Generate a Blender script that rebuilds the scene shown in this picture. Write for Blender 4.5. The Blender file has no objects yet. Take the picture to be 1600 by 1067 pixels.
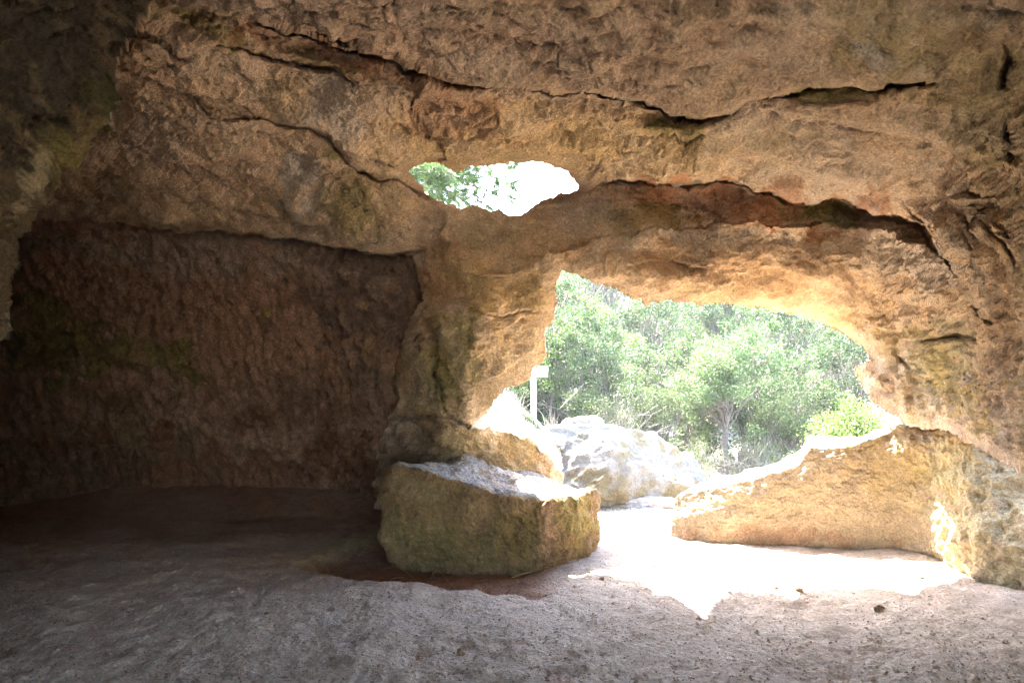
import bpy, math, random
import numpy as np

# ------------------------------------------------------------------ camera, world, sun
C = bpy.context.scene.collection
SC = bpy.context.scene
H = 1.6                                   # eye height
TP = 0.0542                               # tangent of the camera pitch
PITCH = math.atan(TP)
F = 1226.0                                # focal length in pixels of the 1600 px photograph

cam_d = bpy.data.cameras.new('camera')
cam = bpy.data.objects.new('camera', cam_d); C.objects.link(cam)
cam.location = (0, 0, H); cam.rotation_euler = (math.pi/2 + PITCH, 0, 0)
cam_d.sensor_width = 36.0; cam_d.lens = F/1600*36.0
cam_d.clip_start = 0.05; cam_d.clip_end = 2000
SC.camera = cam

SUN_H = (-0.515, 0.857); SUN_TAN = 1.37   # horizontal direction towards the sun, tangent of its elevation
sun_el = math.atan(SUN_TAN)
world = bpy.data.worlds.new('World'); SC.world = world; world.use_nodes = True
wn = world.node_tree.nodes; wl = world.node_tree.links
sky = wn.new('ShaderNodeTexSky'); sky.sky_type = 'NISHITA'; sky.sun_disc = False
sky.sun_elevation = sun_el; sky.sun_rotation = math.atan2(SUN_H[0], SUN_H[1])
sky.air_density = 1.0; sky.dust_density = 2.0
bg = wn['Background']; wl.new(sky.outputs[0], bg.inputs[0]); bg.inputs[1].default_value = 0.15

sd = bpy.data.lights.new('sun', 'SUN'); sd.energy = 5.0; sd.angle = math.radians(0.5); sd.color = (1.0, 0.95, 0.86)
sun = bpy.data.objects.new('sun', sd); C.objects.link(sun)
from mathutils import Vector
sun.rotation_euler = Vector((SUN_H[0], SUN_H[1], SUN_TAN)).to_track_quat('Z', 'Y').to_euler()

SC.view_settings.view_transform = 'Standard'; SC.view_settings.look = 'None'
SC.view_settings.exposure = 4.95; SC.view_settings.gamma = 1.0
SC.render.engine = 'CYCLES'
SC.cycles.max_bounces = 12; SC.cycles.diffuse_bounces = 8; SC.cycles.transmission_bounces = 4
SC.cycles.transparent_max_bounces = 6; SC.cycles.use_denoising = True; SC.cycles.denoising_prefilter = 'NONE'
SC.cycles.sample_clamp_indirect = 12.0
try: SC.cycles.caustics_reflective = False; SC.cycles.caustics_refractive = False
except Exception: pass

rng = np.random.default_rng(7); random.seed(7)

# ------------------------------------------------------------------ maths helpers
fv = np.array([0, math.cos(PITCH), math.sin(PITCH)]); uv_ = np.array([0, -math.sin(PITCH), math.cos(PITCH)])
def ray(px, py):
    return fv + (px-800)/F*np.array([1., 0, 0]) + (533.5-py)/F*uv_
def at(px, py, Y):                       # world point seen at photo pixel (px, py), Y metres ahead
    d = ray(px, py); return np.array([0, 0, H]) + d*(Y/d[1])
def floor_at(px, py, z=0.0):
    d = ray(px, py); return np.array([0, 0, H]) + d*((z-H)/d[2])

_g = rng.normal(size=(256, 3)); _g /= np.linalg.norm(_g, axis=1)[:, None]; _g = _g.astype(np.float32)
_perm = rng.permutation(256).astype(np.int64)
def pn(P, s, seed=0):                    # gradient noise, features of about s metres
    Q = (P/s + seed*17.31).astype(np.float32); I = np.floor(Q).astype(np.int64); f = Q - I
    u = f*f*f*(f*(f*6-15)+10); out = np.zeros(len(P), np.float32)
    for dx in (0, 1):
        a = _perm[(I[:, 0]+dx) & 255]; wx = u[:, 0] if dx else 1-u[:, 0]
        for dy in (0, 1):
            b = _perm[(a + I[:, 1]+dy) & 255]; wy = u[:, 1] if dy else 1-u[:, 1]
            for dz in (0, 1):
                c = _perm[(b + I[:, 2]+dz) & 255]; wz = u[:, 2] if dz else 1-u[:, 2]
                g = _g[c]
                out += wx*wy*wz*(g[:, 0]*(f[:, 0]-dx) + g[:, 1]*(f[:, 1]-dy) + g[:, 2]*(f[:, 2]-dz))
    return out*1.6
def fbm(P, s, octv=4, seed=0, gain=0.5):
    o = 0; a = 1.0
    for k in range(octv):
        o = o + a*pn(P, s/2**k, seed+k*3); a *= gain
    return o
def ridge(P, s, octv=3, seed=0, gain=0.5):
    o = 0; a = 1.0
    for k in range(octv):
        o = o + a*(0.5-np.abs(pn(P, s/2**k, seed+k*5))*1.6); a *= gain
    return o
def sst(a, b, x):
    t = np.clip((x-a)/(b-a), 0, 1); return t*t*(3-2*t)
def inpoly(x, y, poly):
    r = np.zeros(x.shape, bool); n = len(poly)
    for i in range(n):
        x0, y0 = poly[i]; x1, y1 = poly[(i+1) % n]
        if y0 == y1: continue
        c = ((y0 > y) != (y1 > y)) & (x < (x1-x0)*(y-y0)/(y1-y0)+x0)
        r ^= c
    return r
def segdist(x, y, pts, closed=False):    # distance, side (+1 above / left of the drawing direction), arc position, total
    best = np.full(x.shape, 1e9); side = np.ones(x.shape); arc = np.zeros(x.shape); L = 0
    m = list(pts) + ([pts[0]] if closed else [])
    for (x0, y0), (x1, y1) in zip(m[:-1], m[1:]):
        dx, dy = x1-x0, y1-y0; l = math.hypot(dx, dy) + 1e-9
        t = np.clip(((x-x0)*dx+(y-y0)*dy)/l**2, 0, 1)
        ex, ey = x-(x0+t*dx), y-(y0+t*dy); d = np.hypot(ex, ey)
        k = d < best
        best[k] = d[k]; side[k] = np.sign(-(dx*ey - dy*ex))[k]; arc[k] = (L+t*l)[k]
        L += l
    return best, side, arc, L
def rbf(src, val, dst, aff, eps):        # multiquadric interpolation with affine terms
    src = np.asarray(src, float); n = len(src)
    K = np.sqrt(((src[:, None]-src[None])**2).sum(-1)+eps**2) + 1e-4*np.eye(n)
    A = np.hstack([src[:, :aff], np.ones((n, 1))]) ; m = A.shape[1]
    M = np.zeros((n+m, n+m)); M[:n, :n] = K; M[:n, n:] = A; M[n:, :n] = A.T; M[n:, n:] -= 1e-6*np.eye(m)
    w = np.linalg.solve(M, np.concatenate([val, np.zeros(m)]))
    out = np.empty(len(dst))
    for i in range(0, len(dst), 60000):
        D = dst[i:i+60000]
        Kd = np.sqrt(((D[:, None]-src[None])**2).sum(-1)+eps**2)
        out[i:i+60000] = Kd@w[:n] + D[:, :aff]@w[n:n+aff] + w[-1]
    return out

# ------------------------------------------------------------------ object helpers
def mesh_obj(name, V, Fq, mat, parent=None, tint=None, smooth=True, normals=None, nv=4):
    me = bpy.data.meshes.new(name); V = np.asarray(V, np.float32)
    Fq = np.asarray(Fq, np.int32); n = len(Fq); k = Fq.shape[1]
    me.vertices.add(len(V)); me.vertices.foreach_set('co', V.ravel())
    me.loops.add(n*k); me.loops.foreach_set('vertex_index', Fq.ravel())
    me.polygons.add(n)
    me.polygons.foreach_set('loop_start', np.arange(0, n*k, k, dtype=np.int32))
    me.update(calc_edges=True)
    me.polygons.foreach_set('use_smooth', np.full(n, smooth))
    if tint is not None:
        a = me.color_attributes.new('tint', 'FLOAT_COLOR', 'POINT')
        col = np.ones((len(V), 4), np.float32); col[:, :3] = tint
        a.data.foreach_set('color', col.ravel())
    if mat: me.materials.append(mat)
    if normals is not None:
        me.normals_split_custom_set_from_vertices(np.asarray(normals, np.float32).tolist())
    o = bpy.data.objects.new(name, me); C.objects.link(o)
    if parent: o.parent = parent
    return o
def tag(o, label=None, cat=None, group=None, kind=None):
    if label: o['label'] = label
    if cat: o['category'] = cat
    if group: o['group'] = group
    if kind: o['kind'] = kind
    return o
def empty(name, loc=(0, 0, 0), rz=0):
    o = bpy.data.objects.new(name, None); C.objects.link(o); o.location = loc; o.rotation_euler = (0, 0, rz); return o
def copy_tree(o, parent=None):
    c = o.copy(); C.objects.link(c); c.parent = parent
    for ch in list(o.children): copy_tree(ch, c)
    return c
def gridfaces(nr, nc, wrap=False):
    i = np.arange(nr-1)[:, None]*nc; j = np.arange(nc if wrap else nc-1)[None]; j2 = (j+1) % nc
    return np.stack([i+j, i+j2, i+nc+j2, i+nc+j], -1).reshape(-1, 4)
def compact(V, Fq, *att):
    used = np.unique(Fq); m = np.full(len(V), -1); m[used] = np.arange(len(used))
    return (V[used], m[Fq]) + tuple(a[used] for a in att)
def tubes(paths, sides=5):               # paths: list of (points Nx3, radii N) -> V, F
    Vs, Fs, off = [], [], 0
    ang = np.arange(sides)/sides*2*math.pi
    for P, R in paths:
        P = np.asarray(P, float); R = np.asarray(R, float); n = len(P)
        T = np.gradient(P, axis=0); T /= np.linalg.norm(T, axis=1)[:, None]+1e-9
        ref = np.where(np.abs(T[:, 2:3]) > .9, np.array([[1., 0, 0]]), np.array([[0, 0, 1.]]))
        A = np.cross(T, ref); A /= np.linalg.norm(A, axis=1)[:, None]+1e-9; B = np.cross(T, A)
        ring = P[:, None] + R[:, None, None]*(np.cos(ang)[None, :, None]*A[:, None] + np.sin(ang)[None, :, None]*B[:, None])
        Vs.append(ring.reshape(-1, 3)); Fs.append(gridfaces(n, sides, True)+off); off += n*sides
    return np.concatenate(Vs), np.concatenate(Fs)

# ------------------------------------------------------------------ materials
def nodes(name):
    m = bpy.data.materials.new(name); m.use_nodes = True; nt = m.node_tree
    return m, nt, nt.nodes, nt.links, nt.nodes['Principled BSDF']
def rock_mat(name, bump=0.35, fine=90, mott=0.3, rough=0.95, dist=0.02, grit=0.5, vary=(0.78, 1.18)):
    m, nt, N, L, P = nodes(name)
    tc = N.new('ShaderNodeTexCoord'); at_ = N.new('ShaderNodeAttribute'); at_.attribute_name = 'tint'
    n1 = N.new('ShaderNodeTexNoise'); n1.inputs['Scale'].default_value = 7; n1.inputs['Detail'].default_value = 8; n1.inputs['Roughness'].default_value = .7
    n2 = N.new('ShaderNodeTexNoise'); n2.inputs['Scale'].default_value = fine; n2.inputs['Detail'].default_value = 5; n2.inputs['Roughness'].default_value = .75
    v = N.new('ShaderNodeTexVoronoi'); v.inputs['Scale'].default_value = fine*.55
    for q in (n1, n2, v): L.new(tc.outputs['Object'], q.inputs['Vector'])
    r1 = N.new('ShaderNodeMapRange'); r1.inputs[1].default_value = .3; r1.inputs[2].default_value = .7; r1.inputs[3].default_value = vary[0]; r1.inputs[4].default_value = vary[1]
    L.new(n1.outputs['Fac'], r1.inputs[0])
    r2 = N.new('ShaderNodeMapRange'); r2.inputs[1].default_value = .3; r2.inputs[2].default_value = .7; r2.inputs[3].default_value = 1-mott; r2.inputs[4].default_value = 1+mott*.7
    L.new(n2.outputs['Fac'], r2.inputs[0])
    mu = N.new('ShaderNodeMath'); mu.operation = 'MULTIPLY'; L.new(r1.outputs[0], mu.inputs[0]); L.new(r2.outputs[0], mu.inputs[1])
    vm = N.new('ShaderNodeVectorMath'); vm.operation = 'SCALE'; L.new(at_.outputs['Color'], vm.inputs[0]); L.new(mu.outputs[0], vm.inputs['Scale'])
    L.new(vm.outputs[0], P.inputs['Base Color'])
    P.inputs['Roughness'].default_value = rough; P.inputs['Specular IOR Level'].default_value = .2
    b1 = N.new('ShaderNodeBump'); b1.inputs['Strength'].default_value = bump; b1.inputs['Distance'].default_value = dist*2.2; L.new(n1.outputs['Fac'], b1.inputs['Height'])
    b2 = N.new('ShaderNodeBump'); b2.inputs['Strength'].default_value = grit; b2.inputs['Distance'].default_value = dist; L.new(n2.outputs['Fac'], b2.inputs['Height']); L.new(b1.outputs[0], b2.inputs['Normal'])
    b3 = N.new('ShaderNodeBump'); b3.inputs['Strength'].default_value = grit*.6; b3.inputs['Distance'].default_value = dist*.6; L.new(v.outputs['Distance'], b3.inputs['Height']); L.new(b2.outputs[0], b3.inputs['Normal'])
    L.new(b3.outputs[0], P.inputs['Normal'])
    return m
M_rock = rock_mat('sandstone', bump=.5, fine=55, mott=.52, dist=.028, grit=.8, vary=(.72, 1.22))
M_soil = rock_mat('trodden_earth', bump=.8, fine=48, mott=.42, dist=.022, grit=.9, vary=(.70, 1.2))
M_pale = rock_mat('pale_limestone', bump=.5, fine=40, mott=.35, dist=.03, grit=.7)
def leaf_mat(name, trans=.35, rough=.45):
    m, nt, N, L, P = nodes(name)
    at_ = N.new('ShaderNodeAttribute'); at_.attribute_name = 'tint'
    oi = N.new('ShaderNodeObjectInfo'); hv = N.new('ShaderNodeHueSaturation')
    mr = N.new('ShaderNodeMapRange'); mr.inputs[3].default_value = .75; mr.inputs[4].default_value = 1.25; L.new(oi.outputs['Random'], mr.inputs[0]); L.new(mr.outputs[0], hv.inputs['Value'])
    L.new(at_.outputs['Color'], hv.inputs['Color'])
    L.new(hv.outputs[0], P.inputs['Base Color']); P.inputs['Roughness'].default_value = rough; P.inputs['Specular IOR Level'].default_value = .25
    tr = N.new('ShaderNodeBsdfTranslucent'); L.new(hv.outputs[0], tr.inputs['Color'])
    mx = N.new('ShaderNodeMixShader'); mx.inputs[0].default_value = trans
    L.new(P.outputs[0], mx.inputs[1]); L.new(tr.outputs[0], mx.inputs[2]); L.new(mx.outputs[0], N['Material Output'].inputs['Surface'])
    return m
M_leaf = leaf_mat('shrub_leaf', .35, .6); M_needle = leaf_mat('pine_needle', .3, .5); M_straw = leaf_mat('dry_straw', .2, .7)
def plain_mat(name, col, rough=.8, sc=30, amt=.25, bump=.3):
    m, nt, N, L, P = nodes(name)
    tc = N.new('ShaderNodeTexCoord'); n = N.new('ShaderNodeTexNoise'); n.inputs['Scale'].default_value = sc; n.inputs['Detail'].default_value = 5
    L.new(tc.outputs['Object'], n.inputs['Vector'])
    cr = N.new('ShaderNodeValToRGB'); e = cr.color_ramp.elements
    e[0].position = .3; e[1].position = .7
    e[0].color = tuple(c*(1-amt) for c in col)+(1,); e[1].color = tuple(min(1, c*(1+amt)) for c in col)+(1,)
    L.new(n.outputs['Fac'], cr.inputs[0]); L.new(cr.outputs[0], P.inputs['Base Color']); P.inputs['Roughness'].default_value = rough
    b = N.new('ShaderNodeBump'); b.inputs['Strength'].default_value = bump; b.inputs['Distance'].default_value = .01; L.new(n.outputs['Fac'], b.inputs['Height']); L.new(b.outputs[0], P.inputs['Normal'])
    return m
M_bark = plain_mat('grey_bark', (.10, .08, .062), .9, 25, .4, .6)
M_twig = plain_mat('bleached_twig', (.12, .105, .085), .85, 40, .3)
M_paint = plain_mat('white_weathered_paint', (.70, .68, .64), .6, 18, .07, .1)
M_board = plain_mat('cream_board', (.40, .37, .30), .5, 9, .06, .05)

# ------------------------------------------------------------------ the cave shell: outlines in photo pixels, depths in metres
SKYL = [(639,268),(650,259),(665,252),(687,252),(693,258),(699,262),(710,266),(721,265),(732,259),(777,255),(819,251),(835,253),(849,254),(860,260),(875,261),(886,266),(894,274),(900,282),(905,291),(901,300),(894,302),(880,303),(867,307),(850,313),(837,319),(826,326),(817,334),(809,337),(792,337),(786,333),(781,330),(778,325),(772,329),(762,330),(757,326),(744,323),(738,321),(725,327),(714,325),(706,319),(695,319),(687,315),(672,307),(662,297),(657,289),(646,279)]
MOUTH = [(877,421),(890,424),(907,428),(925,438),(946,443),(958,446),(971,452),(985,459),(1000,464),(1010,474),(1017,469),(1032,467),(1049,466),(1064,470),(1078,471),(1092,474),(1106,475),(1130,474),(1156,477),(1181,477),(1200,480),(1224,487),(1243,488),(1260,494),(1288,503),(1302,511),(1320,521),(1334,533),(1349,543),(1358,556),(1363,564),(1350,566),(1334,574),(1340,589),(1347,600),(1356,614),(1365,628),(1377,637),(1390,644),(1406,652),(1416,661),
         (1442,669),(1476,669),(1506,687),(1536,701),(1562,717),(1600,738),(1700,792),(2300,1080),(2300,2600),(880,2600),(880,745),(876,712),(866,698),(852,683),(838,671),(812,650),(800,648),(785,646),(759,645),(742,657),(748,654),(759,645),(776,622),(790,605),(809,601),(828,591),(832,574),(846,570),(853,557),(852,540),(850,518),(863,498),(866,484),(870,470),(867,455),(868,439),(872,431)]
D2 = math.radians
az = np.concatenate([np.arange(-180, -36, 2.0), np.arange(-36, 36, .088), np.arange(36, 180.1, 2.0)])
el = np.concatenate([np.arange(-60, -17, 2.0), np.arange(-17, 29, .088), np.arange(29, 89.5, 2.0)])
AZ, EL = np.meshgrid(D2(1)*az, D2(1)*el)
nr, nc = AZ.shape
DIR = np.stack([np.cos(EL)*np.sin(AZ), np.cos(EL)*np.cos(AZ), np.sin(EL)], -1).reshape(-1, 3)
t = DIR@fv; ok = t > .12; ts = np.where(ok, t, 1)
PX = np.where(ok, 800+F*DIR[:, 0]/ts, np.where(DIR[:, 0] < 0, -9000, 9000))
PY = np.where(ok, 533.5-F*(DIR@uv_)/ts, np.where(DIR[:, 2] > 0, -9000, 9000))
P2 = np.stack([PX, PY, np.zeros_like(PX)], 1)
WX = PX + 7*pn(P2, 38, 1) + 3.0*pn(P2, 13, 2) + .9*pn(P2, 6, 3)
WY = PY + 7*pn(P2, 38, 4) + 3.0*pn(P2, 13, 5) + .9*pn(P2, 6, 6)
EX = PX + 2.2*pn(P2, 14, 7) + 1.6*pn(P2, 6, 8); EY = PY + 2.2*pn(P2, 14, 9) + 1.6*pn(P2, 6, 10)

def pts(px=(), wp=()):
    out = [at(*p) for p in px] + [np.array(w, float) for w in wp]
    return np.array(out) - np.array([0, 0, H])
def region_r(P):
    r = np.linalg.norm(P, axis=1); D = P/r[:, None]
    w = rbf(D, 1/r, DIR, 3, .05)
    return 1/np.clip(w, 1/14., 1/1.2)
BACK = [(0, 1, 3.3), (0, 0, 3.35), (0, -2, 3.3), (-2.5, -1, 3.1), (2.5, 0, 3.1), (3.6, 2, 3.0), (5.4, 3, 1.5), (5.4, 0, 1.5), (5.2, 3, 0), (5.2, 0, 0), (0, -6, 1.5), (0, -6, 0), (3.5, -4, 1.5), (-3.5, -4, 1.5), (-3.6, -1, 1.5), (-3.6, -1, 0)]
base = region_r(pts([(800,150,4.95),(700,250,6.2),(640,255,6.2),(560,180,5.35),(905,260,6.45),(1000,240,6.1),(1100,265,6.2),(1100,200,5.15),(1300,190,4.85),(1300,290,6.0),(1400,310,6.1),(1500,200,4.6),(1600,200,4.0),(1600,50,3.55),(1470,60,3.75),(1600,400,4.5),(1500,400,5.4),(1450,340,6.0),
    (1600,600,5.0),(1600,735,5.1),(1750,700,4.3),(1500,685,6.1),(1420,660,6.85),(1440,500,6.6),(1340,578,7.25),(1385,550,7.1),(1340,485,7.35),(1500,560,5.95),
    (1300,340,6.9),(1100,310,7.0),(950,320,7.05),(870,340,7.1),(780,345,7.15),(680,325,7.0),(640,285,6.7),(700,390,7.15),(800,390,7.05),(1000,390,6.95),(1150,390,6.95),(1300,400,6.85),(1430,420,6.5),
    (877,418,6.98),(940,440,7.0),(1008,462,7.12),(1155,472,7.45),(1257,487,7.65),
    (865,500,7.35),(800,500,7.2),(700,500,7.25),(780,600,7.5),(720,640,7.6),(850,560,7.6),(640,420,7.9),(620,560,8.2),(660,640,7.9)], BACK))
slab = region_r(pts([(200,35,4.2),(330,20,4.05),(470,45,4.0),(640,100,4.25),(800,135,4.5),(950,145,4.6),(1100,183,4.9),(1230,150,4.6),(1400,135,4.25),(1470,118,4.05),(1100,90,3.95),(800,60,3.85),(500,0,3.55),(900,0,3.4),(1200,0,3.4),(1450,0,3.45)], BACK))
strip = region_r(pts([(190,45,4.45),(260,110,4.9),(300,70,4.5),(400,110,4.85),(500,130,4.9),(600,150,5.0),(430,180,5.4),(560,225,5.8),(640,270,6.4),(700,230,5.9)], BACK))
panel = region_r(pts([(190,110,5.0),(330,185,5.4),(440,190,5.6),(530,230,6.1),(600,290,6.7),(690,340,7.1),(170,220,6.4),(100,280,7.6),(50,340,8.3),(250,350,8.2),(400,362,8.0),(500,380,7.7),(600,392,7.4),(660,380,7.3),(300,270,7.0),(450,260,6.7),(560,330,7.15)], [(-5, 7, 3.3), (-4.5, 3, 3.3)]))
niche = region_r(pts([(0,345,9.1),(150,350,9.3),(300,365,9.35),(450,385,9.0),(560,400,8.6),(640,400,8.05),(0,560,9.7),(200,560,9.9),(400,560,9.7),(540,560,9.1),(620,560,8.35),(0,780,10.2),(200,780,10.5),(400,780,10.5),(560,780,10.2),(0,850,10.1),(200,850,10.4),(400,850,10.4),(580,850,10.1),(-200,700,9.6),(620,660,8.7),(660,700,8.9),(700,740,9.0)], [(-6.9, 6, 2), (-6.9, 6, 0), (-6.9, 8, 3)]))
near = region_r(pts([(215,20,3.45),(180,80,3.7),(178,115,3.95),(165,180,4.1),(120,240,4.15),(70,290,4.2),(20,370,4.25),(60,200,3.75),(110,150,3.65),(15,300,3.95),(0,380,3.9),(8,520,4.1),(0,200,3.45),(0,0,2.9),(100,30,3.1)], [(-2.7, 2.6, 1), (-2.75, 2.6, 0), (-3.1, 0, 1.5), (-3.1, 0, 0), (-2, 1, 3.15), (-1, 1, 3.3), (0, .3, 3.35), (-3.2, -3, 1.5), (-2.6, 2.6, 2.2)]))
sill_f = region_r(pts([(640,655,8.25),(620,680,8.7),(600,760,9.7),(700,660,7.85),(742,664,8.0),(775,674,8.35),(812,681,8.5),(854,711,8.65),(878,745,8.8),(640,760,9.2),(700,760,8.7),(800,760,8.55),(878,800,8.85),(600,700,9.05),(700,900,8.5),(878,900,8.8)], []))
sill_t = region_r(pts([(737,666,7.9),(775,674,8.35),(812,681,8.5),(854,711,8.65),(878,745,8.8),(742,656,8.3),(759,643,9.2),(812,649,9.4),(842,672,9.3),(868,699,9.2),(880,720,9.2)], []))

LAB = np.zeros(len(DIR), int); R = base.copy()
bl_ = sst(1180, 1480, PX+.9*(118-PY)); slab = slab*(1-bl_)+base*bl_; strip = strip+.10
def region(lab, poly, rr, x=WX, y=WY):
    k = inpoly(x, y, poly); LAB[k] = lab; R[k] = rr[k]
SLABE = [(200,35),(250,12),(330,18),(400,32),(440,48),(490,62),(540,78),(590,86),(640,101),(690,122),(740,133),(800,136),(860,146),(930,147),(990,156),(1030,160),(1060,172),(1100,184),(1135,176),(1170,160),(1230,150),(1290,134),(1345,134),(1375,138),(1400,133),(1440,125),(1470,118),(1465,112),(1440,108),(1410,98),(1370,90),(1320,60),(1310,0)]
region(1, [(150,-3000),(150,-50)]+SLABE[:-6]+[(1500,80),(1560,-60),(1700,-400),(2000,-3000)], slab)
region(2, [(150,30),(200,35),(250,12),(330,18),(400,32),(440,48),(490,62),(540,78),(590,86),(640,101),(660,130),(640,170),(690,215),(700,250),(640,270),(638,288),(600,275),(560,262),(520,218),(480,197),(430,186),(380,184),(330,180),(290,152),(240,125),(180,105)], strip)
region(3, [(180,100),(240,125),(290,152),(330,180),(380,184),(430,186),(480,197),(520,218),(560,262),(600,275),(638,288),(665,315),(700,345),(690,372),(650,392),(600,396),(520,384),(440,372),(360,366),(300,360),(200,352),(100,344),(30,338),(-200,320),(-1500,200),(-1500,-500),(100,60)], panel)
region(4, [(-1500,200),(-200,320),(30,338),(100,344),(200,352),(300,360),(360,366),(440,372),(520,384),(600,396),(640,400),(652,430),(660,462),(640,500),(625,560),(615,620),(608,652),(600,720),(640,1000),(640,2600),(-1500,2600)], niche)
region(5, [(608,652),(660,652),(700,657),(742,660),(759,645),(900,640),(960,900),(960,2600),(600,2600),(596,720)], sill_f)
region(5, [(740,655),(759,640),(812,640),(852,668),(884,712),(890,748),(866,728),(854,711),(831,690),(812,681),(790,673),(775,675),(737,667)], sill_t)
region(6, [(205,30),(190,60),(181,95),(178,130),(165,190),(150,207),(120,245),(92,266),(60,310),(42,350),(22,372),(17,400),(12,450),(3,520),(-10,560),(-40,700),(-80,1000),(-80,3000),(-9500,3000),(-9500,-9500),(230,-9500),(235,-200),(228,0)], near)

FR = ok & (PX > -300) & (PX < 1900) & (PY > -300) & (PY < 1300)
ix = np.where(FR)[0]
def stroke(points, x=None, y=None):
    d = np.full(len(R), 1e4); s = np.ones(len(R)); e = np.zeros(len(R))
    xs = [p[0] for p in points]; ys = [p[1] for p in points]
    k = ix[(PX[ix] > min(xs)-260) & (PX[ix] < max(xs)+260) & (PY[ix] > min(ys)-260) & (PY[ix] < max(ys)+260)]
    dd, ss, aa, L = segdist(WX[k], WY[k], points)
    d[k] = dd; s[k] = ss; e[k] = np.clip(np.minimum(aa, L-aa)/min(50, L*.3)+.02, 0, 1)
    return d, s, e
QD = np.full(len(R), 1e4)
def ledge(points, amt, w, w2=10, back=0.0):   # rock above the line (drawn left to right) stands amt metres proud
    global R, QD
    d, s, e = stroke(points); QD = np.minimum(QD, d)
    R = R - np.where(s > 0, amt*e*np.exp(-d/w), 0) + np.where(s <= 0, back*e*np.exp(-d/w2), 0)
def groove(points, dep, w):
    global R
    d, s, e = stroke(points); R = R + dep*e*np.exp(-(d/w)**2)
def bowl(cx, cy, rx, ry, dep, rot=0, p=1.0):
    global R
    c, s_ = math.cos(math.radians(rot)), math.sin(math.radians(rot))
    u = ((WX-cx)*c+(WY-cy)*s_)/rx; v = (-(WX-cx)*s_+(WY-cy)*c)/ry
    q = np.clip(1-(u*u+v*v), 0, 1); R = R + dep*q**p
ledge(SLABE[1:-6], .26, 70, 24, .14)
ledge([(185,105),(240,125),(290,152),(330,182),(380,186),(430,188),(480,199),(520,220),(560,264),(600,278),(640,292)], .20, 45, 20, .10)
ledge([(300,82),(350,70),(410,84),(440,100),(500,106),(560,126),(610,128)], .10, 26, 12, .06)
ledge([(520,178),(570,166),(620,158),(680,150),(740,150),(780,176)], .08, 30, 10, .05)
ledge([(790,180),(850,196),(930,192),(1000,206),(1090,212),(1180,204)], .07, 34, 12, .05)
ledge([(1110,236),(1200,250),(1270,276),(1350,296)], .10, 50, 20, .05)
ledge([(1230,182),(1330,196),(1400,205),(1480,236),(1540,250)], .09, 40, 14, .06)
ledge([(1400,296),(1440,345),(1480,400),(1520,450),(1540,520),(1532,570)], .12, 45, 14, .07)
ledge([(1450,286),(1520,345),(1560,400),(1580,440),(1596,520)], .10, 30, 12, .07)
ledge([(90,322),(190,302),(260,300),(330,322),(450,346),(520,352)], .12, 34, 14, .06)
ledge([(900,120),(1000,92),(1120,100),(1250,72)], .05, 50, 22, .03); ledge([(560,60),(700,40),(840,62),(960,40)], .05, 50, 22, .03); ledge([(1080,30),(1200,46),(1330,40)], .06, 40, 16, .04)
ledge([(700,420),(760,432),(840,428)], .05, 26, 10, .03); ledge([(640,560),(700,600),(760,596),(820,560)], .05, 30, 12, .03)
ledge([(960,415),(1050,408),(1120,420),(1220,425),(1300,455)], .07, 30, 14, .04); ledge([(1400,470),(1450,480),(1520,468)], .05, 26, 10, .04)
d, s, e = stroke([(30,338),(100,344),(200,352),(300,360),(360,366),(440,372),(520,384),(600,396),(640,400),(655,440),(640,500),(620,580),(608,650)]); QD = np.minimum(QD, d*.8)
# undercut brow above the red stratum, and the lower lintel bulging below it
ledge([(905,300),(950,283),(1000,280),(1050,281),(1100,278),(1150,282),(1200,300),(1240,316),(1290,312),(1330,314),(1370,332),(1400,330),(1430,345),(1450,365),(1465,390),(1495,420)], .42, 75, 26, .22)
d, s, e = stroke([(1495,425),(1455,385),(1400,362),(1330,350),(1280,352),(1200,352),(1120,352),(1040,362),(985,372),(900,388),(800,398)])
R = R - np.where(s > 0, .26*e*np.exp(-d/60), 0)
ledge([(690,470),(705,474),(722,476),(739,482),(754,491),(768,496),(781,497),(797,492),(812,488),(840,484),(865,482)], .11, 38, 12, .10)
lip_, _, _, _ = segdist(PX[ix], PY[ix], MOUTH[:34]); R[ix] = R[ix] + .32*np.exp(-(lip_/20)**1.5)*sst(1130, 1240, PX[ix])
groove([(652,462),(672,458),(700,455)], .08, 4)
groove([(700,480),(692,500),(678,520),(676,560),(682,590),(694,615),(698,650)], .06, 3.2)
groove([(676,520),(650,530),(615,542)], .05, 3)
ledge([(598,648),(640,650),(665,648),(700,656),(742,660),(770,650)], .16, 30, 14, .10)
groove([(610,650),(640,652),(662,650)], .12, 3)
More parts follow.
